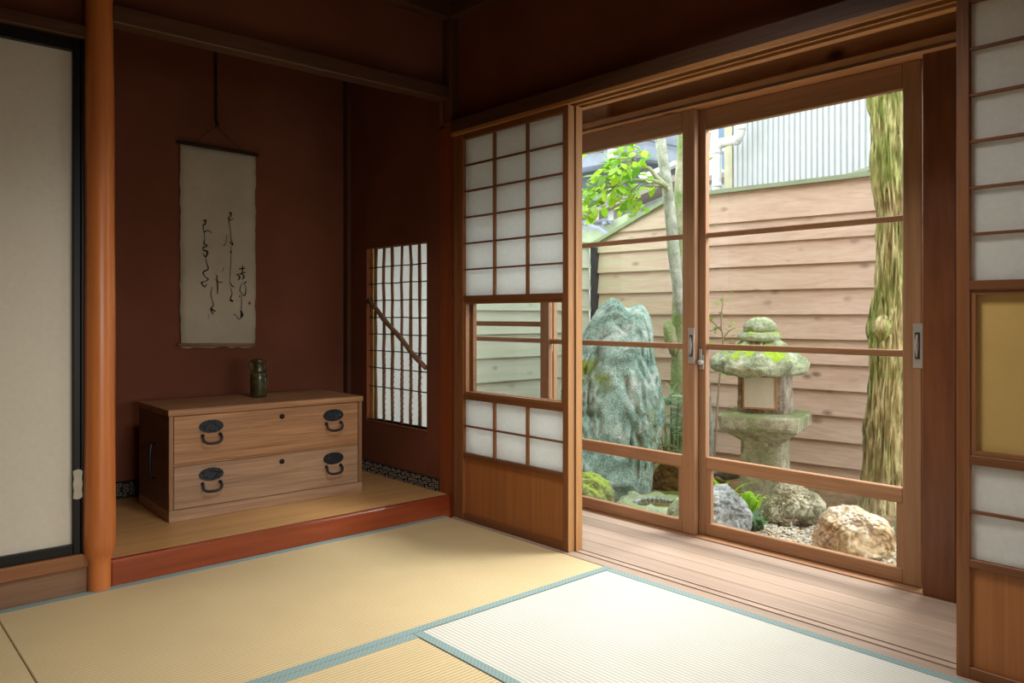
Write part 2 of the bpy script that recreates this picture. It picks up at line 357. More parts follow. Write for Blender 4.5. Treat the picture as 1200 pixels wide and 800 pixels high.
# ------------------------------------------------------------------ room shell
XL, YR = -3.7, -4.7                                           # left and rear walls, outside the picture
struct(BX('floor', M['sill_x'], None, XL - .1, -.04, YR - .1, .02, -.12, -.05), 'boards under the straw mats')
struct(BX('wall_alcove_upper', M['plaster'], None, -1.47, 0, .03, .09, 1.96, 2.5), 'red-brown plaster above the alcove lintel')
struct(BX('wall_closet_upper', M['plaster'], None, XL, -1.50, .03, .09, 1.87, 2.5), 'red-brown plaster above the papered closet door')
struct(BX('wall_closet_lower', M['sill_x'], None, XL, -1.50, .12, .16, -.05, 1.9), 'dark back of the closet')
struct(BX('wall_garden_upper', M['plaster'], None, .02, .07, YR, 0, 1.80, 2.5), 'red-brown plaster above the garden doors')
struct(BX('wall_garden_rear', M['plaster'], None, -.03, .07, YR, -2.9, -.05, 1.80), 'plaster beyond the right paper door')
struct(BX('wall_left', M['plaster_plain'], None, XL - .1, XL, YR, .16, -.05, 2.5))
struct(BX('wall_rear', M['plaster_plain'], None, XL, .07, YR - .1, YR, -.05, 2.5))
ce = struct(BX('ceiling', M['ceil'], None, XL, .07, YR, .09, 2.36, 2.40), 'golden-brown board ceiling')
for i in range(8): BX('ceiling_batten', M['dark_y'], ce, XL + .25 + i * .45, XL + .275 + i * .45, YR, .03, 2.335, 2.36)
struct(BX('trim_1', M['dark_x'], None, XL, 0, -.035, .03, 2.285, 2.36), 'dark cornice over the alcove')
struct(BX('trim_2', M['dark_y'], None, -.035, .02, YR, -.035, 2.285, 2.36), 'dark cornice over the garden doors')
# corner post between alcove and garden side
cp = struct(BX('trim_3', M['redpost_z'], None, -.002, .055, -.045, .09, -.05, 1.80, .004), 'reddish-brown corner post at the right of the alcove')
struct(BX('trim_4', M['dark_z'], None, -.028, .02, -.03, .03, 1.80, 2.29, .003), 'dark corner post under the ceiling')

# alcove (tokonoma)
struct(BX('floor_alcove', M['toko'], None, -1.5, .02, .028, .97, .02, .088), 'polished golden board floor of the alcove')
struct(BX('trim_5', M['red_x'], None, -1.452, -.004, -.006, .028, -.05, .088, .006), 'red-brown lacquered front board of the alcove floor')
struct(BX('wall_alcove_back', M['plaster'], None, -1.56, .1, .95, 1.0, .0, 2.5), 'red-brown plaster back of the alcove')
struct(BX('wall_alcove_left', M['plaster'], None, -1.56, -1.5, .09, .95, .0, 2.5))
wa = empty('wall_alcove_right', (0, .5, 0)); struct(wa, 'red-brown plaster side of the alcove with a cut-out window')
wy0, wy1, wz0, wz1 = .193, .745, .368, 1.275
for a, b, c, d in ((.09, wy0, .0, 2.5), (wy1, .95, .0, 2.5), (wy0, wy1, .0, wz0), (wy0, wy1, wz1, 2.5)):
    BX('plaster_panel', M['plaster'], wa, 0, .055, a, b, c, d)
struct(BX('trim_6', M['dark_z'], None, -.022, .0, .905, .95, .088, 2.3), 'thin dark post in the alcove corner')
struct(BX('ceiling_alcove', M['ceil'], None, -1.5, .0, .09, .95, 2.3, 2.34))
# fretwork strips at the foot of the alcove walls
fb = empty('baseboard_back', (-.75, .945, .15)); struct(fb, 'black and white fretwork strip along the alcove back')
BX('strip', M['ink'], fb, -1.5, 0, .942, .95, .088, .165)
fr_ = empty('baseboard_right', (-.004, .5, .12)); struct(fr_, 'black and white fretwork strip below the alcove window')
BX('strip', M['ink'], fr_, -.008, 0, .09, .905, .076, .148)
M['fretw'] = plain('pale_fret_blocks', (150, 134, 116), .8)
mb1, mb2 = MB(), MB()
def fretrow(mb, length, put):
    k = 0; s = 0.0
    while s < length - .03:
        for r in range(3):
            w = .022 if (k + r) % 3 else .012; z = .084 + r * .02 + (.006 if k % 2 else 0)
            if z > .135: continue
            for a, b, c, d in ((0, w, 0, .003), (0, w, .011, .014), (0, .003, 0, .014), (w - .003, w, 0, .014)): put(mb, s + a, s + b, z + c, z + d)
        s += .029; k += 1
fretrow(mb1, .815, lambda m, a, b, c, d: m.box(-.0105, -.008, .09 + a, .09 + b, c, d))
fretrow(mb2, 1.5, lambda m, a, b, c, d: m.box(-1.5 + a, -1.5 + b, .9395, .942, c + .012, d + .012))
tag(mb1.build('fret_pattern', M['fretw'], fr_), kind='stuff'); tag(mb2.build('fret_pattern', M['fretw'], fb), kind='stuff')

# alcove window with reed lattice
wn = empty('window_1', (.02, .47, wz0)); struct(wn, 'alcove side window with a lattice of reeds over white paper')
BX('reveal', M['redpost_z'], wn, .0, .055, wy1 - .004, wy1, wz0, wz1)
BX('sill', M['fr_y'], wn, -.003, .055, wy0, wy1, wz0 - .008, wz0)
BX('lit_strip', plain('lit_yellow_edge', (206, 186, 110), .5), wn, .03, .036, wy1 - .02, wy1 - .004, wz0, wz1)  # edge of the paper's frame, its lit look put into the colour
pp = BX('paper', M['paper'], wn, .060, .062, wy0 - .02, wy1 + .02, wz0 - .03, wz1 + .03)
for px in (440.5, 450, 460, 471, 481.5, 492):
    y = onx(px, 400, .025).y
    MB().tube([(.025 + random.uniform(-.002, .002), y + random.uniform(-.003, .003), wz0 + (wz1 - wz0) * i / 10) for i in range(11)], [.0082 + random.uniform(-.0012, .0012) for _ in range(11)], 7).build('reed', M['reed'], wn)
for k in range(8):
    z = onx(470, (311, 331, 351.5, 372, 392, 412.5, 433, 456, 479)[k], .017).z
    MB().tube([(.017, wy0 + .002 + (wy1 - wy0 - .004) * i / 8, z + random.uniform(-.002, .002)) for i in range(9)], .0032, 6).build('bamboo_strip', M['reed_dk'], wn)
vine = MB()
for px in (450, 460, 471, 481.5, 492):
    y = onx(px, 400, .025).y; h = random.uniform(.25, .4)
    vine.tube([(.025 + .0095 * math.cos(i * 1.3), y + .0095 * math.sin(i * 1.3), wz0 + h * i / 60) for i in range(61)], .0016, 4)
tag(vine.build('vine_wrapping', M['reed_dk'], wn), kind='stuff')
a = onx(432, 352, .01); b = onx(499, 432, .01)
stp = [tuple(a.lerp(b, i / 14) + Vector((0, 0, .004 * math.sin(i)))) for i in range(15)]
MB().tube(stp, [.0125 + (.002 if i % 4 == 0 else 0) for i in range(15)], 10).build('slanting_branch', M['stick'], wn)

# lintels and the log post
struct(BX('trim_7', M['dark_x'], None, -1.45, -.012, -.02, .055, 1.912, 1.975, .004), 'dark lintel across the top of the alcove')
struct(BX('trim_8', M['dark_x'], None, XL, -1.498, -.012, .09, 1.838, 1.882, .003), 'dark lintel over the papered closet door')
lp = []
for i in range(80):
    z = -.05 + 2.36 * i / 79
    u = min(1, max(0, (z - .10) / .035)); r = (.0355 + .0135 * u) * (1 - .07 * max(0, z - .3)) + .0008 * math.sin(z * 9)
    lp.append((-1.4855 + .004 * math.sin(z * 1.3) - .006 * (z / 2.3) ** 2, .004 * math.sin(z * 2.1), z, r))
struct(MB().tube([q[:3] for q in lp], [q[3] for q in lp], 24).build('pillar', M['amber_z'], None), 'glossy amber log post at the left of the alcove')
struct(BX('trim_9', M['amber_z'], None, -1.53, -1.44, .05, .12, -.05, 1.84), 'amber jamb behind the log post')

# papered closet door (fusuma) with black lacquer frame
d1 = empty('door_1', (-1.75, .03, .127)); struct(d1, 'closet door of cream paper in a black lacquer frame')
BX('paper_panel', M['fusuma'], d1, -2.6, -1.560, .030, .034, .155, 1.80)
BX('stile', M['black'], d1, -1.561, -1.539, .012, .04, .128, 1.836, .002)
BX('stile', M['black'], d1, -2.62, -2.598, .012, .04, .128, 1.836, .002)
BX('rail', M['black'], d1, -2.598, -1.561, .012, .04, .128, .160, .002)
BX('rail', M['black'], d1, -2.598, -1.561, .012, .04, 1.796, 1.836, .002)
struct(BX('trim_10', M['black'], None, -1.538, -1.508, .010, .05, .128, 1.836, .002), 'black door jamb')
q0 = ony(85.5, 568, .009); q1 = ony(97, 568, .009)
hl = [(q0.x, q0.z - .045), (q0.x + .006, q0.z - .048), (q0.x + .014, q0.z - .050), (q0.x + .022, q0.z - .048), (q1.x, q0.z - .042), (q1.x - .003, q0.z - .02), (q1.x, q0.z), (q1.x - .003, q0.z + .02), (q1.x, q0.z + .042), (q0.x + .022, q0.z + .048), (q0.x + .014, q0.z + .05), (q0.x + .006, q0.z + .048), (q0.x, q0.z + .045), (q0.x + .003, q0.z + .02), (q0.x, q0.z), (q0.x + .003, q0.z - .02)]
tag(MB().prism([(x, .0085, z) for x, z in hl], (0, .002, 0)).build('hinge_plate', M['tin'], d1), 'pale metal hinge plate')
struct(BX('trim_11', M['sill2_x'], None, XL, -1.505, -.004, .09, .082, .127, .003), 'brown door track below the closet door')
struct(BX('trim_12', M['sill_x'], None, XL, -1.508, .006, .09, -.05, .082), 'grey-brown board under the closet door')

# ------------------------------------------------------------------ straw mats
def mat_thing(label, x0, x1, y0, y1, axis, mname, b0=True, b1=True):
    r = empty('tatami_mat', ((x0 + x1) / 2, (y0 + y1) / 2, -.05)); tag(r, label, 'tatami', 'straw mats of the room')
    g = .0015; e = .032
    BX('woven_face', M[mname], r, x0 + g, x1 - g, y0 + g, y1 - g, -.05, 0, .002)
    if axis == 'x':
        if b0: BX('cloth_edging', M['heri'], r, x0 + g, x1 - g, y0 + g * .5, y0 + e, -.045, .0015)
        if b1: BX('cloth_edging', M['heri'], r, x0 + g, x1 - g, y1 - e, y1 - g * .5, -.045, .0015)
    else:
        if b0: BX('cloth_edging', M['heri'], r, x0 + g * .5, x0 + e, y0 + g, y1 - g, -.045, .0015)
        if b1: BX('cloth_edging', M['heri'], r, x1 - e, x1 - g * .5, y0 + g, y1 - g, -.045, .0015)
mat_thing('long straw mat with teal edging lying along the front of the alcove', -1.785, -.042, -1.012, -.006, 'x', 'tat_x')
mat_thing('pale almost white straw mat nearest the garden doors', -.912, -.042, -2.78, -1.012, 'y', 'tat_y')
mat_thing('yellow straw mat at the left of the pale mat, in front of the alcove mat', -2.68, -.912, -1.92, -1.012, 'x', 'tat_x')
mat_thing('straw mat at the left end of the alcove mat, before the closet door', -3.57, -1.785, -1.012, -.006, 'x', 'tat_x')
mat_thing('straw mat under the viewer behind the yellow mat', -2.68, -.912, -2.83, -1.92, 'x', 'tat_x')

# ------------------------------------------------------------------ garden side: track, veranda boards, lintel
tr = empty('trim_13', (.01, -1.4, 0)); struct(tr, 'pale grooved floor track of the paper doors')
for x0, x1, z in ((-.039, .007, 0), (.017, .042, 0), (.052, .068, 0)): BX('track_strip', M['track_y'], tr, x0, x1, -4.6, -.05, -.05, z)
BX('track_bed', M['dkslot'], tr, -.042, .068, -4.6, -.05, -.06, -.022)
vf = empty('floor_veranda', (.3, -1.2, 0)); struct(vf, 'pale worn boards of the narrow veranda')
nb = 5; w0 = (.520 - .0705) / nb
src = None
for i in range(nb):
    x0 = .0705 + i * w0
    o = BX('floorboard', M['deck_y'], vf, x0 + .001, x0 + w0 - .001, -4.4, 1.9, -.03, -.001 + random.uniform(-.0006, .0006), .0012)
struct(BX('trim_14', M['gd_y'], None, .518, .60, -1.872, 1.9, -.07, .004), 'wooden sill under the glass garden doors')
struct(BX('wall_foundation', M['sill_x'], None, .52, .60, -4.4, 1.9, -.35, -.075))
struct(BX('floor_veranda_base', M['sill_x'], None, .0, .52, -4.4, 1.9, -.07, -.035))
# paper-door lintel with three pale strips and two dark grooves
li = empty('trim_15', (.01, -1.4, 1.75)); struct(li, 'dark lintel over the paper doors with grooved underside')
BX('beam', M['dark_y'], li, -.036, .02, -4.6, -.045, 1.752, 1.806)
BX('core', M['dark_y'], li, .02, .085, -4.6, -.045, 1.752, 1.806)
for x0, x1 in ((-.036, -.018), (.012, .024), (.052, .085)): BX('pale_strip', M['warm_y'], li, x0, x1, -4.6, -.045, 1.737, 1.752)
# frame above the glass doors
hb = struct(BX('trim_16', M['board_y'], None, .50, .62, -1.99, 1.9, 1.782, 1.824, .003), 'brown header beam above the glass doors')
for z in (1.787, 1.793): BX('groove_line', M['dkslot'], hb, .4985, .50, -1.99, 1.9, z, z + .0022)
wv = empty('wall_veranda_upper', (.56, -.8, 2)); struct(wv, 'knotty boards between the header beam and the ceiling')
BX('board', M['board_y'], wv, .565, .585, -1.99, -.26, 1.824, 2.12)
BX('board', M['board_y'], wv, .565, .585, -.26, 1.9, 1.824, 2.12)
yA = onx(697.5, 130, .54).y; yB = onx(712, 130, .54).y
BX('strut', M['board_y'], wv, .535, .565, yB, yA, 1.824, 2.12)
struct(BX('ceiling_veranda', M['ceil'], None, .07, .62, -4.4, 1.9, 2.12, 2.15))
struct(BX('roof', M['roof_tile'], None, -4.2, .72, -5.2, 2.0, 2.52, 2.6))
# broad dark post at the right end of the glass doors and the plaster beyond
struct(BX('trim_17', wood('knotty_dark_post_z', (92, 50, 28), (140, 84, 50), 'z', .4, .15, across=8, along=1.5, knots=(40, 24, 16)), None, .528, .62, -1.968, -1.866, -.07, 1.79, .003), 'broad dark knotty post at the right of the glass doors')
struct(BX('wall_veranda_right', M['plaster_gold'], None, .54, .60, -4.4, -1.97, -.07, 2.12), 'golden sand plaster seen through the right paper door')
struct(BX('trim_18', M['dark_z'], None, .528, .54, -1.985, -1.970, -.03, 2.1), 'thin dark batten beside the broad post')

# ------------------------------------------------------------------ paper doors (shoji)
def shoji(name, label, xc, y0, y1, cols, gold=None):
    """y0 < y1; x centre xc; paper rows above and below a clear window, board at the foot"""
    r = empty(name, (xc, (y0 + y1) / 2, 0)); struct(r, label); h = .0175; s = .030
    a, b = y0 + s, y1 - s
    for u, v in ((y0, y0 + s), (y1 - s, y1)): BX('stile', M['sh_z'], r, xc - h, xc + h, u, v, .001, 1.737, .0015)
    for z0, z1 in ((.001, .030), (.283, .303), (.543, .566), (.984, 1.008), (1.711, 1.737)): BX('rail', M['sh_y'], r, xc - h + .001, xc + h - .001, a, b, z0, z1, .0015)
    BX('foot_board', M['sh_panel'], r, xc - .004, xc + .004, a, b, .03, .283)
    for z0, z1, rows in ((.303, .543, 2), (1.008, 1.711, 6)):
        for i in range(1, rows):
            z = z0 + (z1 - z0) * i / rows; BX('muntin', M['sh_y'], r, xc - .014, xc - .002, a, b, z - .0035, z + .0035)
        for k in range(1, cols):
            y = a + (b - a) * k / cols; BX('muntin', M['sh_z'], r, xc - .0145, xc - .002, y - .005, y + .005, z0, z1)
        for k in range(cols):
            for i in range(rows):
                u0 = a + (b - a) * k / cols; u1 = a + (b - a) * (k + 1) / cols; v0 = z0 + (z1 - z0) * i / rows; v1 = z0 + (z1 - z0) * (i + 1) / rows
                BX('paper_pane', M['paper'], r, xc - .001, xc + .0002, u0, u1, v0, v1)
    if gold: BX('golden_cloth_pane', gold, r, xc + .006, xc + .009, a + .012, b - .012, .578, .972)
    else: BX('glass_pane', M['glass'], r, xc - .0015, xc + .0015, a + .012, b - .012, .578, .972)
    for u, v in ((a, a + .012), (b - .012, b)): BX('window_stile', M['fr_z'], r, xc - .010, xc + .010, u, v, .566, .984)
    for z0, z1 in ((.566, .578), (.972, .984)): BX('window_rail', M['fr_y'], r, xc - .010, xc + .010, a + .012, b - .012, z0, z1)
    return r
s1 = shoji('door_2', 'paper door with a clear middle window beside the alcove corner', -.0055, -.775, -.088, 3)
struct(BX('trim_19', M['fr_z'], None, -.02, .05, -.087, -.046, .0, 1.737, .002), 'pale jamb between the corner post and the paper door')
BX('lit_stile_edge', M['edge_z'], s1, -.0225, .0115, -.7765, -.775, .001, 1.737)
s2 = shoji('door_3', 'second paper door slid behind the one beside the alcove', .031, -.782, -.095, 3)
BX('lit_stile_edge', M['edge_z'], s2, .014, .048, -.7835, -.782, .001, 1.737)
s3 = shoji('door_4', 'paper door at the right edge with a golden cloth panel in its middle', -.0055, -2.88, -2.153, 3, M['plaster_gold'])

# ------------------------------------------------------------------ glass garden doors
def glass_door(name, label, x0, x1, y0, y1, sw=.062, extra=False):
    r = empty(name, ((x0 + x1) / 2, (y0 + y1) / 2, 0)); struct(r, label)
    for u, v in ((y0, y0 + sw), (y1 - sw, y1)): BX('stile', M['gd_z'], r, x0, x1, u, v, .005, 1.781, .003)
    a, b = y0 + sw, y1 - sw
    for z0, z1, d in ((.005, .056, 0), (.278, .330, 0), (.778, .802, .006), (1.243, 1.264, .006), (1.692, 1.781, 0)): BX('rail', M['gd_y'], r, x0 + .002 + d, x1 - .002, a, b, z0, z1, .003)
    if extra: BX('rail', M['gd_y'], r, x0 + .008, x1 - .002, a, b, .862, .888)
    xm = (x0 + x1) / 2 + .004
    for z0, z1 in ((.056, .278), (.330, .778), (.802, 1.243), (1.264, 1.692)): BX('glass_pane', M['glass'], r, xm - .0015, xm + .0015, a, b, z0, z1)
    # slim inner frame of the lowest pane
    for u, v in ((a, a + .022), (b - .022, b)): BX('bead', M['gd_z'], r, x0 + .006, x1 - .004, u, v, .056, .278)
    return r
def pull(root, x, y, z):
    o = BX('finger_pull', M['steel'], root, x - .0015, x + .001, y - .015, y + .015, z - .075, z + .075); BX('recess', M['grey_dark'], o, x - .0022, x - .0012, y - .008, y + .008, z - .045, z + .045)
    bowl = MB().tube([(x - .0016, y + .002, z - .04 + .08 * i / 8) for i in range(9)], [.001 + .006 * math.sin(math.pi * i / 8) for i in range(9)], 8); bowl.build('bowl', M['steel'], o)
def latch(root, x, y, z):
    o = BX('latch', M['steel'], root, x - .006, x, y - .012, y + .012, z - .03, z + .03, .002)
    MB().tube([(x - .006, y - .004, z), (x - .026, y - .004, z)], .011, 12).build('latch_knob', M['steel'], o); BX('latch_bar', M['steel'], o, x - .014, x - .006, y - .006, y + .006, z, z + .055, .002)
g2 = glass_door('door_5', 'right glass garden door in front of the stone lantern', .565, .595, onx(1080, 400, .565).y, onx(812, 400, .565).y)
g1 = glass_door('door_6', 'middle glass garden door in front of the upright stone', .528, .558, -.972, -.045)
g3 = glass_door('door_7', 'left glass garden door seen through the clear window of the paper door', .565, .595, -.105, .82, extra=True)
g4 = glass_door('door_8', 'far glass garden door beyond the alcove window', .528, .558, .76, 1.7)
p_ = onx(810, 405, .527); pull(g1, .527, p_.y, p_.z); p_ = onx(1075.5, 405, .564); pull(g2, .564, p_.y, p_.z)
p_ = onx(821.5, 424, .565); latch(g2, .565, p_.y - .004, p_.z); p_ = onx(636, 410, .565); latch(g3, .565, -.09, .765)

# ------------------------------------------------------------------ chest, vase, scroll
cz = .088; c0 = onz(198, 613, cz); c1 = onz(428, 579.5, cz); c1y = min(c1.y, c0.y - .01); ang = -.03
cw = .87; ch = .452; cdp = .43
chest = empty('drawer_chest', (c0.x, c0.y, cz), ang, local=True); tag(chest, 'low wooden two-drawer chest with black iron fittings on the alcove floor', 'chest')
t_ = .018
for nm, m, a in (('top_board', 'chest_x', (-.004, cw + .004, -.004, cdp, ch - .026, ch)), ('bottom_board', 'chest_low', (0, cw, 0, cdp, 0, .046)), ('side_board', 'chest_side', (0, t_, .004, cdp, .046, ch - .026)),
                 ('side_board', 'chest_side', (cw - t_, cw, .004, cdp, .046, ch - .026)), ('back_board', 'chest_side', (t_, cw - t_, cdp - .012, cdp, .046, ch - .026)),
                 ('front_post', 'chest_z', (0, t_, 0, .02, .046, ch - .026)), ('front_post', 'chest_z', (cw - t_, cw, 0, .02, .046, ch - .026)), ('divider', 'chest_x', (t_, cw - t_, .006, .3, .222, .230))):
    BX(nm, M[m], chest, *a, .002)
MB().tube([(-.006, .17, .30), (-.022, .17, .295), (-.026, .17, .25), (-.026, .17, .2), (-.022, .17, .16), (-.006, .17, .155)], .005, 8).build('side_handle', M['iron'], chest)
def oval(mb, cx, cy, cz_, rx, rz, th, n=28, sc=.06, k=14):
    pts = [(cx + rx * (1 + sc * math.cos(k * 2 * math.pi * i / n)) * math.cos(2 * math.pi * i / n), cy, cz_ + rz * (1 + sc * math.cos(k * 2 * math.pi * i / n)) * math.sin(2 * math.pi * i / n)) for i in range(n)]
    return mb.prism(pts, (0, -th, 0))
for dz0, dz1 in ((.048, .221), (.231, ch - .028)):
    dr = BX('drawer', M['chest_low' if dz0 < .1 else 'chest_x'], chest, t_ + .002, cw - t_ - .002, .003, .36, dz0, dz1, .0015)
    zm = dz0 + (dz1 - dz0) * .735
    for hx in (.168, cw - .148):
        pl = oval(MB(), hx, .003, zm, .05, .027, .004, 56, .02).build('iron_plate', M['iron'], dr)
        em = oval(MB(), hx, -.001, zm, .034, .017, .002, 40)
        rl = MB(); oval(rl, hx, -.001, zm, .046, .024, .0015); random.seed(int(hx * 100) + int(dz0 * 100))
        for k in range(26):
            a = random.uniform(0, 6.28); q = random.uniform(.2, .85) ** .5
            rl.lathe([(.0055, -.0015), (.004, .0012), (.001, .002)], (0, 0, 0), 7); n_ = 21
            for vv in rl.v[-n_:]:
                x, y, z = vv; vv.x = hx + x + q * .044 * math.cos(a); vv.y = -.003 - z; vv.z = zm + y + q * .023 * math.sin(a)
        rl.build('relief', M['iron'], dr)
        zb = zm - .036; pts = [(hx - .036, -.001, zb), (hx - .036, -.012, zb), (hx - .038, -.017, zb - .008), (hx - .034, -.021, zb - .022), (hx - .02, -.022, zb - .030), (hx, -.022, zb - .032), (hx + .02, -.022, zb - .030), (hx + .034, -.021, zb - .022), (hx + .038, -.017, zb - .008), (hx + .036, -.012, zb), (hx + .036, -.001, zb)]
        sp = spline(pts, 4); MB().tube(sp, [.0035 + .002 * math.sin(math.pi * i / (len(sp) - 1)) for i in range(len(sp))], 8).build('bail_handle', M['iron'], dr)
        for sx in (-.036, .036): MB().tube([(hx + sx, .002, zb + .001), (hx + sx, -.006, zb + .001)], .007, 10).build('handle_stud', M['iron'], dr)
    kx = cw * .545; MB().tube([(kx, .003, zm + .015), (kx, -.002, zm + .015)], .011, 16).build('keyhole_plate', M['iron'], dr)
    MB().tube([(kx, -.002, zm + .016), (kx, -.0045, zm + .016)], .0042, 10).build('keyhole', M['dkslot'], dr)
vz = cz + ch; vp = onz(303, 465, vz)
vs = empty('vase', vp); tag(vs, 'small dark olive glazed bottle vase with two ear handles on the chest', 'vase')
prof = [(.030, 0), (.036, .003), (.038, .02), (.0385, .09), (.038, .104), (.034, .113), (.024, .119), (.0225, .125), (.0225, .152), (.026, .158), (.031, .164), (.032, .172), (.029, .176), (.024, .174), (.021, .165), (.019, .13)]
MB().lathe(prof, vp, 36).build('body', M['vase'], vs)
for s in (-1, 1):
    MB().tube([vp + (RT * (s * x) + Vector((0, 0, z))) for x, z in ((.024, .166), (.034, .168), (.041, .158), (.041, .143), (.035, .130), (.029, .117))], .0052, 8).build('ear_handle', M['vase'], vs)

SY = .938
sc_ = empty('hanging_scroll', ony(255, 290, SY)); tag(sc_, 'old paper hanging scroll with brushed ink writing on the alcove back wall', 'scroll')
random.seed(3)
L = [ony(211.5 + random.uniform(-1, .6), 168 + k * (405 - 168) / 30, SY) for k in range(31)]; Rr = [ony(299 + random.uniform(-.6, 1), 180 + k * (403 - 180) / 30, SY) for k in range(31)]
B = [ony(299 - i * 87 / 24, 406 - i * 0 + random.uniform(-2.0, 2.2), SY) for i in range(1, 24)]
pb = MB(); vs_ = []
NX = 12
for j in range(31):
    for i in range(NX + 1):
        p = L[j].lerp(Rr[j], i / NX); p.y = SY + .004 * math.sin(i * .9 + j * .12) * (.4 + j / 60); vs_.append(p)
for i in range(NX + 1):
    p = vs_[30 * (NX + 1) + i].copy(); p.z -= .014 + random.uniform(-.006, .006); vs_.append(p)
fs_ = [(j * (NX + 1) + i, j * (NX + 1) + i + 1, (j + 1) * (NX + 1) + i + 1, (j + 1) * (NX + 1) + i) for j in range(31) for i in range(NX)]
po = pb.add(vs_, fs_, True).build('paper_sheet', M['scroll'], sc_); sm = po.modifiers.new('thickness', 'SOLIDIFY'); sm.thickness = .001
tl = ony(207, 166, SY - .006); trr = ony(302.5, 182, SY - .006); MB().tube([tl, trr], .008, 10).build('top_rod', M['dkslot'], sc_)
bl = ony(208, 404, SY - .009); brr = ony(300.5, 404, SY - .009); MB().tube([bl, brr], .0085, 10).build('bottom_rod', M['stick'], sc_)
apex = ony(253.5, 148, SY - .004)
MB().tube([tl.lerp(trr, .18), apex], .0015, 5).build('hanging_cord', M['cord'], sc_); MB().tube([tl.lerp(trr, .82), apex], .0015, 5).build('hanging_cord', M['cord'], sc_)
def ink(pts, w):                                              # brush stroke as a thin ribbon lying just on the paper
    P = spline([(x, y, ww) for (x, y), ww in zip(pts, w)], 5); vs = []; n = len(P)
    for i, (x, y, ww) in enumerate(P):
        dx = P[min(i + 1, n - 1)][0] - P[max(i - 1, 0)][0]; dy = P[min(i + 1, n - 1)][1] - P[max(i - 1, 0)][1]; d = math.hypot(dx, dy) or 1
        for s in (-1, 1): q = ony(x - dy / d * ww * s * .5, y + dx / d * ww * s * .5, SY - .0052); vs.append(q)
    return vs, [(2 * i, 2 * i + 2, 2 * i + 3, 2 * i + 1) for i in range(n - 1)]
STROKES = [
 ([(238, 259), (241, 258), (240, 263), (238, 264), (239, 272), (240, 280)], [1.2, 1.8, 1.6, 1.2, .8, .6]),
 ([(239, 272), (244, 270), (248, 273)], [1.4, 1, .8]), ([(240, 280), (239, 285), (243, 288), (238, 290), (239, 294)], [.8, 1.5, 1.2, 1.5, .8]),
 ([(238, 293), (243, 295), (241, 301), (238, 297)], [1.4, 2.2, 1.4, 1]), ([(241, 301), (242, 308), (244, 315), (238, 319), (241, 325)], [.5, .9, 1.3, 1.5, .8]),
 ([(241, 325), (244, 327), (240, 330), (236, 331), (240, 336), (242, 332)], [1, 1.2, .9, 1.6, 1.4, .7]),
 ([(269, 249), (271, 250), (270, 254), (268, 255), (269, 258), (274, 256)], [1.6, 1.8, .8, 1.2, 1, .6]), ([(268, 258), (270, 268), (271, 280), (273, 287), (269, 283)], [.6, .5, .7, 1.3, .8]),
 ([(266, 275), (265, 284), (262, 288)], [.5, .6, 1]), ([(271, 288), (271, 300), (270, 318), (269, 330)], [.5, .5, .5, .4]), ([(270, 294), (271, 297)], [1.2, 1]),
 ([(269, 330), (272, 335), (275, 336)], [.6, 1.2, .6]), ([(270, 337), (272, 344), (270, 350), (273, 353), (269, 352)], [.6, .8, 1.5, 1.5, 1]),
 ([(254, 322), (255, 334), (255, 344)], [.9, 1.3, .8]), ([(252, 327), (258, 331), (261, 330)], [.5, .9, .6]), ([(249, 336), (247, 344), (249, 352), (250, 358), (247, 362), (250, 368)], [.6, .8, .7, 1, 1.4, 1]), ([(249, 363), (253, 365)], [1.6, 1]), ([(248, 362), (251, 364)], [1.8, 1.5]),
 ([(284, 311), (284, 318), (282, 322)], [1.2, 1.5, .8]), ([(280, 315), (287, 314)], [1.3, 1.6]), ([(278, 321), (281, 325), (279, 328)], [1.2, 1.8, 1]), ([(283, 320), (286, 324), (284, 327)], [1, 1.8, 1.3]), ([(276, 322), (288, 319)], [.8, 1.2]),
 ([(283, 332), (281, 340), (284, 344), (287, 346), (288, 336), (284, 331)], [.6, 1, .6, 1.4, .8, .6]), ([(286, 332), (289, 330)], [1, 1.6]),
 ([(283, 344), (283, 358), (282, 372)], [.7, .9, .8]), ([(282, 364), (284, 369), (282, 371)], [2.2, 2.6, 1.4]), ([(274, 368), (277, 370), (280, 374), (285, 370)], [1.2, .8, 1, .6])]
ib = MB()
for p, w in STROKES: ib.add(*ink(p, [k * 1.05 for k in w]))
tag(ib.build('ink_writing', M['ink'], sc_), 'black brushed cursive ink writing', kind='stuff')
sq = [ony(292.5 + 1.6 * math.cos(k * .785), 355 + 2.0 * math.sin(k * .785), SY - .0054) for k in range(8)]
tag(MB().prism(sq, (0, .0004, 0)).build('seal_mark', M['seal'], sc_), 'small red seal')
rt, rb = ony(253, 80, SY), ony(253.5, 146, SY)
hr = MB().tube([(rt.x, SY - .002, 2.3), (rt.x, SY - .002, 2.1), (rb.x, SY - .003, rb.z + .02), (rb.x + .004, SY - .012, rb.z - .004), (rb.x + .001, SY - .016, rb.z + .008)], .0065, 8).build('hanging_hook', M['dkslot'], None)
tag(hr, 'long thin black hanging hook above the scroll on the alcove back wall', 'hook')

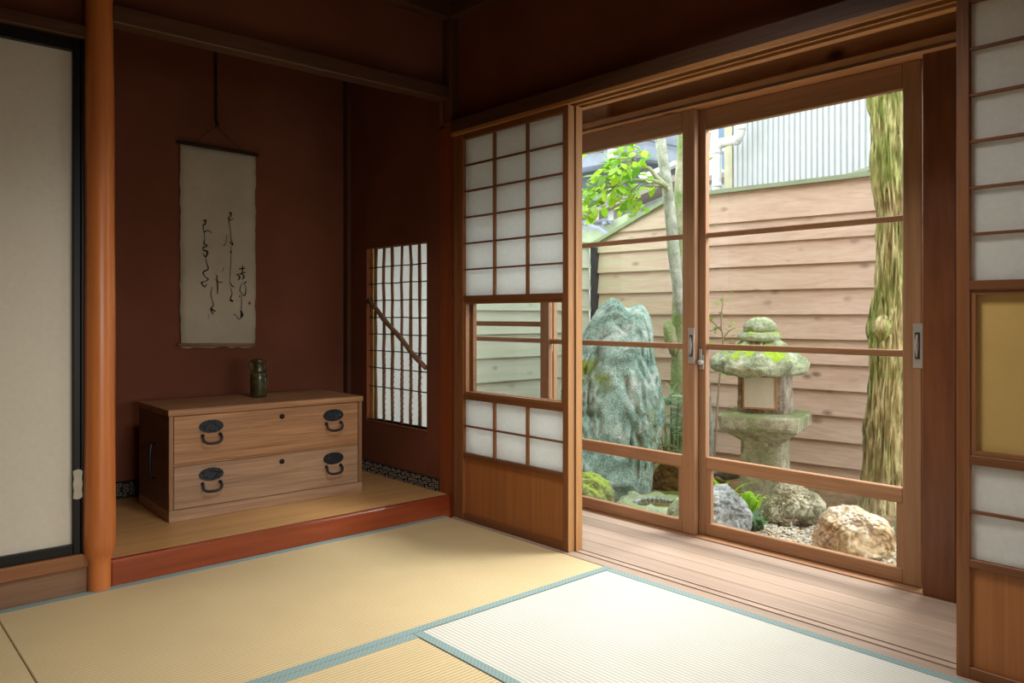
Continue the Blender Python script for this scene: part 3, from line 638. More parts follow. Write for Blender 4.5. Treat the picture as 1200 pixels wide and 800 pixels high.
# ------------------------------------------------------------------ garden: ground, fences
def fence_point(px, off=0):                                   # where a view ray meets the main fence plane
    d = ray(px, 400); n = Vector((.9934, .1138, 0)); p0 = Vector((2.90, -.165, 0)) + n * off
    t = (p0 - CAM).dot(n) / d.dot(n); return CAM + d * t
FD = Vector((-.1138, .9934, 0)); FN = Vector((-.9934, -.1138, 0))   # along the fence (deeper), facing the house
F0 = fence_point(697); F0.z = 0
def ground_z(x, y):
    far = max(0, x - 2.3) * .10 + max(0, y - .2) * .05
    return GZ + far + .018 * noise.noise(Vector((x * 3, y * 3, 5))) + .01 * noise.noise(Vector((x * 9, y * 9, 1)))
gm = MB(); nx, ny = 60, 90; vs = []
for i in range(nx + 1):
    for j in range(ny + 1):
        x = .6 + 6.0 * i / nx; y = -4 + 8.5 * j / ny; vs.append((x, y, ground_z(x, y)))
gm.add(vs, [(i * (ny + 1) + j, i * (ny + 1) + j + 1, (i + 1) * (ny + 1) + j + 1, (i + 1) * (ny + 1) + j) for i in range(nx) for j in range(ny)], True)
struct(gm.build('ground', M['soil'], None), 'brown garden soil with patches of moss')
fence = empty('fence', (F0.x, F0.y, GZ)); tag(fence, 'high fence of overlapping cedar boards with a sloping left end behind the stone lantern', 'fence')
ROW = .172
def board(mb, p, q, z0, z1, nrm, tb=.034, tt=.009, clip=None):
    """lapped board from p to q; foot proud of the one below. clip(s) gives the height of a sloping cut"""
    pts = [(p, z0), (q, z0), (q, z1), (p, z1)]
    if clip: pts = clip(p, q, z0, z1)
    n = len(pts); f_ = []; b_ = []
    for P, z in pts:
        k = (z - z0) / max(1e-6, z1 - z0); th = tb + (tt - tb) * k
        f_.append(Vector((P.x, P.y, z)) + nrm * th); b_.append(Vector((P.x, P.y, z)) + nrm * .0)
    mb.add(f_ + b_, [tuple(range(n)), tuple(range(n, 2 * n))[::-1]] + [(i, n + i, n + (i + 1) % n, (i + 1) % n) for i in range(n)])
FL = 4.6                                                     # fence length towards the viewer's right
ztopR = fence_point(935); ztop = CAM.z + (HY - 216) / FPX * ((ztopR - CAM).dot(FW))
pA = fence_point(697); zA = CAM.z + (HY - 288) / FPX * ((pA - CAM).dot(FW)); sB = (fence_point(790) - F0).dot(-FD); 
pBz = ztop - .01
def cut(s): return zA + (pBz - zA) * min(1, s / sB)
def clipper(p, q, z0, z1):
    out = [(p, z0)]; s0 = (Vector((p.x, p.y, 0)) - F0).dot(-FD); out.append((q, z0)); out.append((q, z1))
    if cut(s0) >= z1: out.append((p, z1)); return out
    sz = sB * (z1 - zA) / (pBz - zA); out.append((F0 - FD * sz, z1))
    if cut(s0) > z0: out.append((p, cut(s0))); return out
    sz0 = sB * (z0 - zA) / (pBz - zA); a0 = F0 - FD * sz0; return [(a0, z0), (q, z0), (q, z1), (F0 - FD * sz, z1)]
k = 0; z = -.20
yref = fence_point(935); zr = (yref - CAM).dot(FW)
lines = [539.5, 511, 482.5, 453.5, 424.5, 396, 367.5, 338, 309, 281, 254, 217]   # board feet down the picture, bottom to top
zs = [-.42] + [CAM.z + (HY - l) / FPX * zr for l in lines]
for i in range(len(zs) - 1):
    m = MB(); board(m, F0, F0 - FD * FL, zs[i] - .004, min(zs[i + 1] + .012, ztop), FN, clip=clipper); m.build('board', M['cedar_y'], fence)
for s in (-.01, 1.15, 2.4, 3.6):
    c = F0 - FD * s - FN * .035; h = cut(max(0, s)) - .01
    MB().box(c.x - .03, c.x + .03, c.y - .03, c.y + .03, -.5, h).build('post', M['cedar_cap'], fence)
def slab(mb, a, b, wid, thick, nrm):                          # a flat cap from a to b
    d = (b - a).normalized(); up = nrm.cross(d).normalized()
    if up.z < 0: up = -up
    pts = [a - nrm * wid[0], a + nrm * wid[1], b + nrm * wid[1], b - nrm * wid[0]]
    mb.add(pts + [p + up * thick for p in pts], [(3, 2, 1, 0), (4, 5, 6, 7), (0, 1, 5, 4), (1, 2, 6, 5), (2, 3, 7, 6), (3, 0, 4, 7)])
c0_ = F0.copy(); c0_.z = zA; cB = F0 - FD * sB; cB.z = pBz; cE = F0 - FD * FL; cE.z = ztop
m = MB(); slab(m, c0_ + FD * .03 - Vector((0, 0, .02)), cB, (.05, .055), .028, FN); m.build('sloping_cap', M['cedar_cap'], fence)
m = MB(); slab(m, cB, cE, (.05, .055), .030, FN); m.build('cap', M['cedar_cap'], fence)
cpn = MB().box(-.035, .02, -.035, .02, -.4, zA - .02)
for v in cpn.v: v += Vector((F0.x - .02, F0.y - .02, 0))
cpn.build('corner_post', M['grey_dark'], fence)

side = empty('fence', (1.2, F0.y + .03, GZ)); tag(side, 'weathered grey-green board fence at the left side of the garden, seen through the paper door', 'fence')
SN = Vector((0, -1, 0)); sp0 = Vector((-1.0, F0.y + .02, 0)); sp1 = Vector((F0.x - .062, F0.y + .02, 0))
zt = zA - .01; zl = zt
while zl > -.5:
    m = MB(); board(m, sp0, sp1, zl - .182, zl + .006, SN); m.build('board', M['cedar_x'], side); zl -= .178
m = MB(); m.box(-1, F0.x - .062, F0.y - .02, F0.y + .06, zt, zt + .03); m.build('cap', M['cedar_cap'], side)
for x in (-.5, .7, 1.9): BX('post', M['cedar_cap'], side, x, x + .06, F0.y + .025, F0.y + .085, -.5, zt)

# ------------------------------------------------------------------ stones
ico = bmesh.new(); bmesh.ops.create_icosphere(ico, subdivisions=1, radius=1); iv = [v.co.copy() for v in ico.verts]; ifc = [[v.index for v in f.verts] for f in ico.faces]; ico.free()
FOOT = []
def stone(name, label, poly, base_y, mat, depth=.8, seed=0, rough=.10, sub=5, t=None, sq=.8, group=None, face=0, cat='stone'):
    """A boulder standing where its foot meets the ground; its side view across the line of sight is poly, its depth a share of its width."""
    t = t or gdepth(base_y); cx = (min(p[0] for p in poly) + max(p[0] for p in poly)) / 2; cy = (min(p[1] for p in poly) + max(p[1] for p in poly)) / 2
    half = (max(p[0] for p in poly) - min(p[0] for p in poly)) / 2 * t / FPX; dep = half * depth
    t += 0
    pl = [((x - cx) / FPX * t, -(y - cy) / FPX * t) for x, y in poly]; n = len(pl); tab = []
    for k in range(180):
        a = 2 * math.pi * k / 180; dx, dy = math.cos(a), math.sin(a); best = .001
        for i in range(n):
            (x1, y1), (x2, y2) = pl[i], pl[(i + 1) % n]; ex, ey = x2 - x1, y2 - y1; den = dx * ey - dy * ex
            if abs(den) < 1e-9: continue
            r = (x1 * ey - y1 * ex) / den; q = (x1 * dy - y1 * dx) / den
            if r > 0 and -.001 <= q <= 1.001: best = max(best, r)
        tab.append(best)
    bm = bmesh.new(); bmesh.ops.create_icosphere(bm, subdivisions=sub, radius=1); vs = []; off = Vector((seed * 3.7, seed * 1.3, seed * 5.1)); size = half
    o3 = ont(cx, cy, t) + FW * dep * .55
    for v in bm.verts:
        x, y, z = v.co; s = math.hypot(x, z); a = math.atan2(z, x) % (2 * math.pi); f = a / (2 * math.pi) * 180; i = int(f) % 180; w = f - int(f)
        R = tab[i] * (1 - w) + tab[(i + 1) % 180] * w; k = s ** sq if s > 1e-6 else 0
        q = Vector((math.cos(a) * R * k, y * dep * (1 + .0 * k), math.sin(a) * R * k)); dr = v.co
        crack = noise.noise(dr * 5.3 + off + Vector((0, 0, 7))); nz = -.55 * max(0, .16 - abs(crack)) / .16 * .5 + noise.noise(dr * 1.7 + off) * .55 + noise.noise(dr * 4.1 + off) * .3 + (abs(noise.noise(dr * 6.5 + off)) - .25) * .35 + noise.noise(dr * 15 + off) * .13 + noise.noise(dr * 34 + off) * .06
        q += Vector((dr.x * .5, dr.y, dr.z * .5)) * nz * rough * size * 2.6
        if face: q.y += face * noise.cell(Vector((q.x * 9, q.z * 5, seed))) * size * .1
        vs.append(o3 + RT * q.x + FW * q.y + Vector((0, 0, q.z)))
    fs = [[v.index for v in f.verts] for f in bm.faces]; bm.free()
    FOOT.append((o3.x, o3.y, half * .8))
    o = MB().add(vs, fs, True).build(name, mat, None); return tag(o, label, cat, group)
stone('standing_stone', 'tall upright blue-green garden stone with a notched top against the fence', [(652, 610), (657, 500), (664, 430), (682, 394), (690, 380), (700, 364), (712, 354), (720, 350), (728, 351), (736, 361), (740, 363), (748, 357), (756, 359), (763, 366), (767, 382), (769, 402), (774, 430), (778, 455), (780, 485), (776, 515), (769, 540), (766, 570), (764, 610), (710, 620)], 585, M['r_green'], .6, 1, .10, 6, sq=.62)
stone('boulder', 'smooth grey boulder behind the middle of the glass doors, nearest the meeting stiles', [(806, 640), (810, 598), (823, 585), (835, 577), (848, 572), (857, 571), (867, 581), (879, 593), (886, 606), (884, 622), (874, 640), (845, 650)], 632, M['r_grey'], .8, 2, .085, 6, sq=.7)
stone('boulder', 'pitted pale stone with a green patch at the foot of the stone lantern', [(897, 610), (904, 592), (912, 578), (924, 570), (945, 571), (958, 579), (969, 590), (967, 611), (955, 620), (928, 620), (905, 616)], 616, M['r_pale'], .7, 3, .15, 6, sq=.7)
stone('cobble', 'small smooth green stone leaning on the ochre stone', [(963, 615), (967, 604), (976, 597), (987, 595), (996, 602), (994, 620), (980, 636), (968, 632)], 627, M['r_green'], .8, 4, .06, 4, sq=.75)
stone('boulder', 'rough ochre and white stone at the lower right of the glass doors', [(964, 655), (967, 630), (974, 613), (985, 603), (1000, 598), (1015, 601), (1034, 607), (1048, 615), (1054, 632), (1051, 655), (1030, 664), (995, 664)], 655, M['r_ochre'], .8, 5, .12, 6, sq=.65)
stone('boulder', 'mossy green stone cut by the right edge of the glass door', [(1052, 640), (1056, 612), (1066, 600), (1082, 600), (1096, 615), (1098, 648), (1070, 655)], 640, M['r_moss'], .8, 6, .08, 5)
stone('boulder', 'flat blue-grey stone behind the ridged tree by the fence foot', [(1047, 582), (1052, 568), (1062, 563), (1078, 563), (1090, 572), (1092, 590), (1065, 594)], 578, M['r_grey'], .8, 7, .06, 5)
stone('boulder', 'yellow-green mossy stone at the lower left of the glass doors', [(650, 598), (660, 568), (674, 558), (690, 555), (705, 559), (715, 567), (722, 580), (719, 604), (690, 614), (655, 612)], 604, M['r_moss'], .7, 8, .12, 5)
stone('boulder', 'dark brown rock behind the water basin', [(757, 585), (764, 560), (776, 543), (790, 536), (808, 545), (816, 570), (812, 590), (780, 594)], 580, M['r_brown'], .25, 9, .12, 5, t=5.2)
stone('cobble', 'wedge-shaped green stone at the right rim of the water basin', [(777, 622), (785, 597), (795, 585), (808, 581), (815, 602), (808, 640), (788, 640)], 629, M['r_basin'], .6, 10, .08, 5)
stone('cobble', 'dark flat stone between the slender tree and the lantern post', [(838, 556), (843, 545), (853, 541), (865, 543), (872, 552), (868, 562), (850, 564)], 556, M['r_grey'], .8, 12, .06, 4, t=5.0)
stone('cobble', 'grey-green flat stone left of the dark one beside the slender tree', [(824, 552), (832, 543), (842, 540), (850, 545), (850, 556), (835, 560)], 553, M['r_grey'], .8, 13, .06, 4, t=5.25)
stone('cobble', 'brown-green rock under the fern beside the grey boulder', [(818, 592), (825, 566), (838, 560), (852, 565), (862, 580), (860, 600), (840, 610)], 596, M['r_brown'], .3, 14, .10, 4, t=4.92)
# water basin: hollowed stone with water
bc = onz(768, 587, -.165); bm_ = MB(); prof = []
NS = 48; vs = []; RP = [(.245, -.16), (.24, -.06), (.215, .0), (.18, .008), (.148, .002), (.132, -.012), (.128, -.04), (.11, -.06), (.02, -.062)]
for r, z in RP:
    for k in range(NS):
        a = 2 * math.pi * k / NS; w = Vector((math.cos(a), math.sin(a), 0)); nn = noise.noise(w * 2.2 + Vector((3, 1, z * 6)))
        rr = r * (1 + (.14 if r > .18 else .05) * nn); vs.append((bc.x + rr * w.x, bc.y + rr * w.y, bc.z + z + (.03 * noise.noise(w * 3 + Vector((9, 2, 0))) if r > .15 else 0)))
m_ = len(RP); fs = [(i * NS + k, i * NS + (k + 1) % NS, (i + 1) * NS + (k + 1) % NS, (i + 1) * NS + k) for i in range(m_ - 1) for k in range(NS)] + [tuple(range(NS))[::-1], tuple(range((m_ - 1) * NS, m_ * NS))]
bo = empty('water_basin', (bc.x, bc.y, GZ)); tag(bo, 'hollowed green stone basin holding dark water at the foot of the upright stone', 'basin')
so = bm_.add(vs, fs, True).build('stone_bowl', M['r_basin'], bo)
MB().lathe([(.001, 0), (.131, 0), (.131, .002), (.001, .002)], bc + Vector((0, 0, -.017)), 32).build('water', M['water'], bo)
random.seed(5)
for k in range(13):                                           # dark pebbles lying round the far rim of the water
    a = math.radians(-10 + k * 13); p = bc + Vector((.118 * math.cos(a), .118 * math.sin(a), -.014))
    r = random.uniform(.010, .015); o = MB().add([p + Vector((v.x * r * 1.3, v.y * r, v.z * r * .8)) for v in iv], ifc, True).build('pebble', M['r_grey'], None)
    tag(o, 'small dark wet pebble lying round the water in the stone basin', 'pebble', 'pebbles in the water basin')

# gravel patch: thousands of pebbles, one object
random.seed(11); gv = MB()
def in_gravel(x, y):
    q = (x - 1.62) / .62, (y + .86) / .62
    return q[0] ** 2 + q[1] ** 2 < 1.1 + .25 * noise.noise(Vector((x * 4, y * 4, 0)))
cnt = 0
while cnt < 6500:
    x = random.uniform(.95, 2.35); y = random.uniform(-1.6, -.15)
    if not in_gravel(x, y) or any((x - a) ** 2 + (y - b) ** 2 < c * c for a, b, c in FOOT): continue
    r = random.uniform(.006, .0125); sx, sy, sz = r * random.uniform(.8, 1.3), r * random.uniform(.8, 1.3), r * random.uniform(.6, .9); z = ground_z(x, y) + r * random.uniform(.2, .9)
    a = random.uniform(0, 3.1); ca, sa = math.cos(a), math.sin(a)
    gv.add([(x + v.x * sx * ca - v.y * sy * sa, y + v.x * sx * sa + v.y * sy * ca, z + v.z * sz) for v in iv], ifc, False); cnt += 1
tag(gv.build('gravel', M['gravel'], None), 'pale mixed gravel in front of the stones by the glass door', 'gravel', None, 'stuff')

# ------------------------------------------------------------------ stone lantern
lc = ont(897, 595, 4.76); lc.z = GZ; lan = empty('stone_lantern', lc, 0); tag(lan, 'mossy stone garden lantern with a square paper-covered light window', 'lantern')
al = math.atan2(-FW.y, -FW.x) + math.radians(-30)             # direction the window faces
E1 = Vector((math.cos(al), math.sin(al), 0)); E2 = Vector((-E1.y, E1.x, 0))
if E2.dot(RT) < 0: E2 = -E2
def lz(py, t=4.76): return CAM.z + (HY - py) / FPX * t
def rough_prism(sections, amp, seed, sub=10):
    """square stone block: sections of (half width, half depth, z), rounded and worn"""
    vs = []; N = sub * 4; off = Vector((seed, seed * 2, 0))
    for hw, hd, z in sections:
        for k in range(N):
            s = k / sub; sd = int(s); u = (s - sd) * 2 - 1
            x, y = [(u, -1), (1, u), (-u, 1), (-1, -u)][sd]
            f = 1 - .045 * (abs(x * y) ** 6)
            p = lc + E2 * (x * hw * f) + E1 * (-y * hd * f); p.z = z; nn = noise.noise(p * 9 + off) * amp + noise.noise(p * 24 + off) * amp * .5
            d = Vector((p.x - lc.x, p.y - lc.y, 0)).normalized(); p += d * nn; p.z += nn * .5; vs.append(p)
    m = len(sections); fs = [(i * N + k, i * N + (k + 1) % N, (i + 1) * N + (k + 1) % N, (i + 1) * N + k) for i in range(m - 1) for k in range(N)] + [tuple(range(N))[::-1], tuple(range((m - 1) * N, m * N))]
    return MB().add(vs, fs, False)
zp0, zp1 = lz(515), lz(484)
rough_prism([(.125, .125, GZ - .1 + .3 * i / 8 * 0 + (zp0 + .02 - GZ + .1) * i / 10) for i in range(11)], .012, 1).build('post', M['l_stone'], lan)
rough_prism([(.10, .10, zp0 - .012), (.125, .125, zp0 + .003), (.185, .185, zp0 + .05), (.236, .236, zp0 + .085), (.240, .240, zp0 + .10), (.240, .240, zp1 - .006), (.232, .232, zp1 + .006), (.12, .12, zp1 + .014)], .010, 2, 14).build('platform', M['l_stone'], lan)
zb0, zb1 = zp1 + .008, lz(432); hb_ = .142
fbx = rough_prism([(hb_, hb_, zb0 + (zb1 - zb0) * i / 8) for i in range(9)], .009, 3).build('fire_box', M['l_dark'], lan)
wc = lc + E1 * (hb_ + .002); wz = (zb0 + zb1) / 2 - .0; ws = .09
def wrect(m, u0, u1, z0, z1, d0, d1):
    a = wc + E2 * u0; b = wc + E2 * u1
    pts = [Vector((a.x, a.y, z0)), Vector((b.x, b.y, z0)), Vector((b.x, b.y, z1)), Vector((a.x, a.y, z1))]; m.prism([p + E1 * d0 for p in pts], E1 * (d1 - d0)); return m
wrect(MB(), -ws, ws, wz - ws, wz + ws, .0, .008).build('window_paper', M['lpaper'], fbx)
for a in ((-ws - .010, -ws, wz - ws - .01, wz + ws + .01), (ws, ws + .010, wz - ws - .01, wz + ws + .01), (-ws, ws, wz - ws - .01, wz - ws), (-ws, ws, wz + ws, wz + ws + .01)): wrect(MB(), *a, .0, .014).build('window_frame', M['gd_z'], fbx)
def worn(prof, amp, seed, n=96, hexa=0):
    prof = [tuple(a[c] + (b[c] - a[c]) * i / 4 for c in (0, 1)) for a, b in zip(prof, prof[1:]) for i in range(4)] + [prof[-1]]; vs = []; off = Vector((seed, 4, seed))
    for r, z in prof:
        for k in range(n):
            a = 2 * math.pi * k / n; d = Vector((math.cos(a), math.sin(a), 0)); rr = r * (1 + hexa * math.cos(6 * a + .6))
            nn = noise.noise(d * 2.4 + Vector((0, 0, z * 4)) + off) * amp + noise.noise(d * 7 + Vector((0, 0, z * 18)) + off) * amp * .5 + noise.noise(d * 22 + Vector((0, 0, z * 60)) + off) * amp * .28
            p = lc - RT * .035 + d * (rr + nn * min(1, r * 8)); p.z = z + nn * .6; vs.append(p)
    m = len(prof); fs = [(i * n + k, i * n + (k + 1) % n, (i + 1) * n + (k + 1) % n, (i + 1) * n + k) for i in range(m - 1) for k in range(n)] + [tuple(range(n))[::-1], tuple(range((m - 1) * n, m * n))]
    return MB().add(vs, fs, True)
zr0, zr1 = lz(437), lz(399)
worn([(.12, zr0 + .012), (.20, zr0 - .004), (.245, zr0), (.262, zr0 + .012), (.270, zr0 + .045), (.262, zr0 + .078), (.228, zr0 + .108), (.185, zr0 + .138), (.14, zr0 + .162), (.105, zr1 - .006), (.09, zr1 + .004)], .032, 5, hexa=.03).build('mossy_roof', M['l_moss'], lan)
zj = lz(372)
worn([(.07, zr1 - .01), (.115, zr1 + .002), (.125, zr1 + .022), (.115, zr1 + .045), (.09, zr1 + .055)], .012, 6).build('finial_base', M['l_moss'], lan)
worn([(.08, zr1 + .046), (.098, zr1 + .062), (.100, zr1 + .085), (.088, zj - .035), (.062, zj - .012), (.03, zj - .002), (.01, zj)], .012, 8).build('finial', M['l_moss'], lan)

# ------------------------------------------------------------------ trees and plants
def trunk(pts, t, n, mat, name, parent, ridge=0, seed=0, steps=12):
    P = spline(pts, steps); W_ = [ont(x, y, t) for x, y, r in P]; R_ = [r / FPX * t for x, y, r in P]
    def jit(p, q, r, th):
        a = noise.noise(Vector((q.x * 1.2, q.y * 1.2, p.z * 1.6 + seed))) * .10 + noise.noise(Vector((q.x * 3, q.y * 3, p.z * 5 + seed))) * .05
        if ridge: a += ridge * (abs(noise.noise(Vector((q.x * 7, q.y * 7, p.z * 3.2 + seed)))) * 1.6 + noise.noise(Vector((q.x * 14, q.y * 14, p.z * 9))) * .6)
        return r * (1 + a)
    return MB().tube(W_, R_, n, jitter=jit).build(name, mat, parent)
lf = bpy.data.meshes.new('leaf'); LV = []; LF = []
for i in range(6):
    u = i / 5; w = .5 * math.sin(math.pi * min(1, u * .92 + .06)) ** .8 * (1 if u < 1 else 0) * .52; b = -.12 * u * u
    LV += [(u, -w, b + w * .25), (u, 0, b), (u, w, b + w * .25)]
for i in range(5): LF += [(3 * i, 3 * i + 3, 3 * i + 4, 3 * i + 1), (3 * i + 1, 3 * i + 4, 3 * i + 5, 3 * i + 2)]
def leafmesh(mat, name='leaf', slim=1.0):
    me = bpy.data.meshes.new(name); me.from_pydata([(x, y * slim, z) for x, y, z in LV], [], LF); me.polygons.foreach_set('use_smooth', [True] * len(LF)); me.materials.append(mat); return me
def put_leaf(me, parent, pos, dirv, size, roll=0):
    q = dirv.to_track_quat('X', 'Z').to_euler(); o = instance(me, 'leaf', parent, pos - ORG[parent.name], q, (size, size, size)); o.rotation_euler.rotate_axis('X', roll); return o
tb = ont(1035, 603, 4.63); tree1 = empty('ridged_tree', (tb.x, tb.y, GZ)); tag(tree1, 'thick leaning tree trunk with deeply ridged mossy bark at the right of the glass doors', 'tree')
trunk([(1039, 40, 17.5), (1041, 105, 18), (1042, 150, 17.5), (1043, 200, 18), (1047, 250, 15.8), (1046, 330, 16), (1042, 380, 16.6), (1043, 400, 17), (1040, 450, 17), (1037, 500, 18.3), (1035, 550, 19.3), (1034, 585, 21), (1034, 605, 27), (1034, 622, 34)], 4.63, 96, M['bark'], 'trunk', tree1, .34, 1, 26)
def blob(px, py, t, rx, rz, mat, name, parent, seed, lean=0):
    b = bmesh.new(); bmesh.ops.create_icosphere(b, subdivisions=3, radius=1); c = ont(px, py, t); vs = []
    for v in b.verts: k = 1 + .25 * noise.noise(v.co * 2.2 + Vector((seed, 0, 0))) + .10 * noise.noise(v.co * 6 + Vector((0, seed, 0))); vs.append(c + RT * (v.co.x * rx * k + lean * v.co.z) + FW * v.co.y * rx * k + Vector((0, 0, v.co.z * rz * k)))
    o = MB().add(vs, [[v.index for v in f.verts] for f in b.faces], True).build(name, mat, parent); b.free(); return o
blob(1035, 384, 4.57, .055, .075, M['bark'], 'knot', tree1, 3)
T2 = 5.5; tb = ont(797, 566, T2); tree2 = empty('leafy_tree', (tb.x, tb.y, GZ)); tag(tree2, 'grey-green garden tree with a leafy side branch beside the upright stone', 'tree')
trunk([(806, 60, 9.5), (804, 150, 9.5), (801, 220, 10), (800, 300, 10.5), (798, 400, 11), (797, 480, 11.5), (796, 540, 13), (795, 575, 17)], T2, 32, M['bark_moss'], 'trunk', tree2, .05, 3)
trunk([(762, 60, 5.5), (770, 130, 6), (775, 170, 6.2), (782, 220, 6.6), (787, 265, 6.8), (790, 300, 7), (794, 335, 6), (799, 370, 4)], T2 - .12, 24, M['bark_white'], 'pale_stem', tree2, .03, 5)
trunk([(779, 152, 3), (784, 146, 3.6), (789, 138, 3), (792, 120, 2)], T2 - .12, 12, M['bark_white'], 'stub', tree2)
blob(786, 396, T2 - .06, .045, .125, M['bark_moss'], 'mossy_stub', tree2, 5, -.02)
br = trunk([(784, 224, 3.6), (778, 216, 3.3), (770, 208, 2.9), (760, 197, 2.4), (748, 197, 1.8), (736, 198, 1.3), (722, 201, .9)], T2 - .2, 9, M['bark_moss'], 'branch', tree2)
br2 = trunk([(783, 219, 3.2), (770, 213, 2.7), (750, 211, 2.2), (730, 214, 1.9), (718, 222, 1.5), (706, 232, 1)], T2 - .3, 9, M['bark_moss'], 'branch', tree2)
br3 = trunk([(780, 219, 2), (765, 218, 1.6), (752, 219, 1.2), (744, 228, .9), (736, 240, .6)], T2 - .25, 7, M['bark_moss'], 'branch', tree2)
random.seed(21); lm = leafmesh(M['leaf']); tw = MB()
CL = [(735, 185, 18, 16, 42), (712, 216, 20, 17, 50), (694, 238, 17, 16, 42), (733, 222, 17, 14, 36), (699, 176, 13, 10, 12), (752, 180, 10, 8, 10), (760, 213, 12, 9, 12), (742, 243, 14, 10, 20), (720, 200, 17, 10, 34), (686, 252, 9, 9, 14), (722, 166, 24, 7, 10)]
for cx, cy, rx, ry, n in CL:
    t0 = T2 - .25 + random.uniform(-.2, .2)
    for _ in range(n):
        a = random.uniform(0, 6.283); r = math.sqrt(random.random()); t = t0 + random.uniform(-.28, .28); p = ont(cx + rx * r * math.cos(a), cy + ry * r * math.sin(a), t)
        d = (p - ont(cx + 12, cy + 4, t0)).normalized() * .8 + Vector((random.uniform(-.5, .5), random.uniform(-.5, .5), random.uniform(-.7, .15))); d.normalize()
        o = put_leaf(lm, br if cy < 205 else br2, p, d, random.uniform(.072, .105), random.uniform(-.6, .6))
        tw.tube([ont(cx + 8, cy + 3, t0), ont(cx, cy, t0).lerp(p, .6), p], .0016, 3)
tag(tw.build('twigs', M['bark_moss'], tree2), kind='stuff')
T3 = 5.6; tb = ont(829, 560, T3); tree3 = empty('slender_tree', (tb.x, tb.y, GZ)); tag(tree3, 'slender pale lichen-covered tree just right of the meeting stiles', 'tree')
trunk([(832, 90, 5), (828, 150, 5.3), (824, 190, 5.6), (820, 240, 6), (820, 330, 6.3), (824, 420, 6.8), (827, 480, 7.2), (829, 530, 8), (830, 565, 11)], T3, 24, M['bark_white'], 'trunk', tree3, .03, 8)
blob(825, 188, T3 - .03, .034, .03, M['bark_white'], 'knot', tree3, 9)
lmy = leafmesh(M['leaf'], 'leaf', .9)
for px, py in ((822, 170), (826, 178), (832, 176), (831, 183), (836, 184), (823, 182)): put_leaf(lmy, tree3, ont(px, py, T3 - .15), Vector((random.uniform(-1, 1), random.uniform(-1, 1), -.3)).normalized(), .06)
# sapling with light leaves behind the lantern
T4 = 5.5; tb = ont(836, 560, T4); sap = empty('sapling', (tb.x, tb.y, GZ)); tag(sap, 'thin sapling with small light green leaves left of the stone lantern', 'sapling')
stem = trunk([(834, 575, 1.3), (838, 520, 1.3), (841, 470, 1.2), (845, 425, 1.1), (847, 400, 1), (845, 380, .9), (846, 362, .7), (848, 345, .5)], T4, 7, plain('pale_twig_bark', (156, 138, 108), .7), 'stem', sap)
for pts in ([(846, 388, .8), (838, 380, .6), (829, 372, .4), (826, 368, .3)], [(847, 398, .8), (854, 388, .6), (862, 384, .4)], [(845, 382, .7), (838, 386, .5), (830, 388, .4)], [(844, 430, .7), (836, 436, .5), (830, 434, .4)]): trunk(pts, T4, 5, M['stick'], 'twig', sap)
lmm = leafmesh(M['leaf_maple'], 'leaf', 1.1); random.seed(31)
for px, py in ((832, 385), (838, 383), (843, 386), (848, 384), (836, 390), (845, 391), (856, 381), (860, 383), (864, 386), (862, 393), (860, 398), (828, 390), (846, 350), (845, 358), (849, 352), (855, 342), (860, 341), (842, 366), (847, 366), (853, 354), (827, 369), (832, 366), (839, 354), (828, 402), (835, 400), (842, 398), (848, 372), (845, 340), (829, 432), (833, 436), (847, 434), (852, 438), (862, 402), (858, 376), (833, 372)):
    put_leaf(lmm, sap, ont(px + random.uniform(-1, 1), py, T4 + random.uniform(-.1, .1)), Vector((random.uniform(-1, 1), random.uniform(-1, 1), random.uniform(-.6, .1))).normalized(), random.uniform(.035, .055), random.uniform(-.5, .5))
# dwarf bamboo
T5 = 5.33; tb = ont(785, 540, T5); sasa = empty('dwarf_bamboo', (tb.x, tb.y, GZ)); tag(sasa, 'clump of blue-green dwarf bamboo leaves right of the upright stone', 'bamboo')
lms = leafmesh(M['leaf_sasa'], 'leaf', .34); random.seed(41)
stems = []
for x1, y1, x0 in ((776, 470, 784), (786, 462, 787), (795, 468, 790), (800, 488, 792), (772, 498, 782), (788, 500, 788), (797, 520, 792), (778, 522, 784)):
    trunk([(x0, 560, .8), ((x0 + x1) / 2, (560 + y1) / 2 - 6, .7), (x1, y1, .5)], T5, 5, M['leaf_dark'], 'cane', sasa)
    for k in range(7):
        a = math.radians(random.uniform(-200, 30)); d = RT * math.cos(a) + Vector((0, 0, -math.sin(a) * .55)) + FW * random.uniform(-.5, .3); d.normalize()
        put_leaf(lms, sasa, ont(x1 + random.uniform(-2, 2), y1 + random.uniform(-3, 10), T5), d, random.uniform(.10, .15), random.uniform(-.8, .8))
# ferns and grass
def tuft(name, label, px, py, t, n, h, spread, mat, slim, cat, seed):
    random.seed(seed); tb = ont(px, py, t); r = empty(name, (tb.x, tb.y, tb.z)); tag(r, label, cat); me = bpy.data.meshes.new('blade'); vs = []; fs = []
    for i in range(7):
        u = i / 6; w = slim * (math.sin(math.pi * (.12 + .86 * u)) ** .7); b = .75 * u - .32 * u * u * u; vs += [(.55 * u * u + .12 * u, -w, b + .15 * w), (.55 * u * u + .12 * u, 0, b), (.55 * u * u + .12 * u, w, b + .15 * w)]
    for i in range(6): fs += [(3 * i, 3 * i + 3, 3 * i + 4, 3 * i + 1), (3 * i + 1, 3 * i + 4, 3 * i + 5, 3 * i + 2)]
    me.from_pydata(vs, [], fs); me.polygons.foreach_set('use_smooth', [True] * len(fs)); me.materials.append(mat)
    for k in range(n):
        s = h * random.uniform(.7, 1.15); instance(me, 'blade', r, Vector((random.uniform(-.03, .03), random.uniform(-.03, .03), 0)), (0, random.uniform(-.45, .2), 2 * math.pi * k / n + random.uniform(-.3, .3)), (s * spread * random.uniform(.4, 1.2), s, s))
    return r
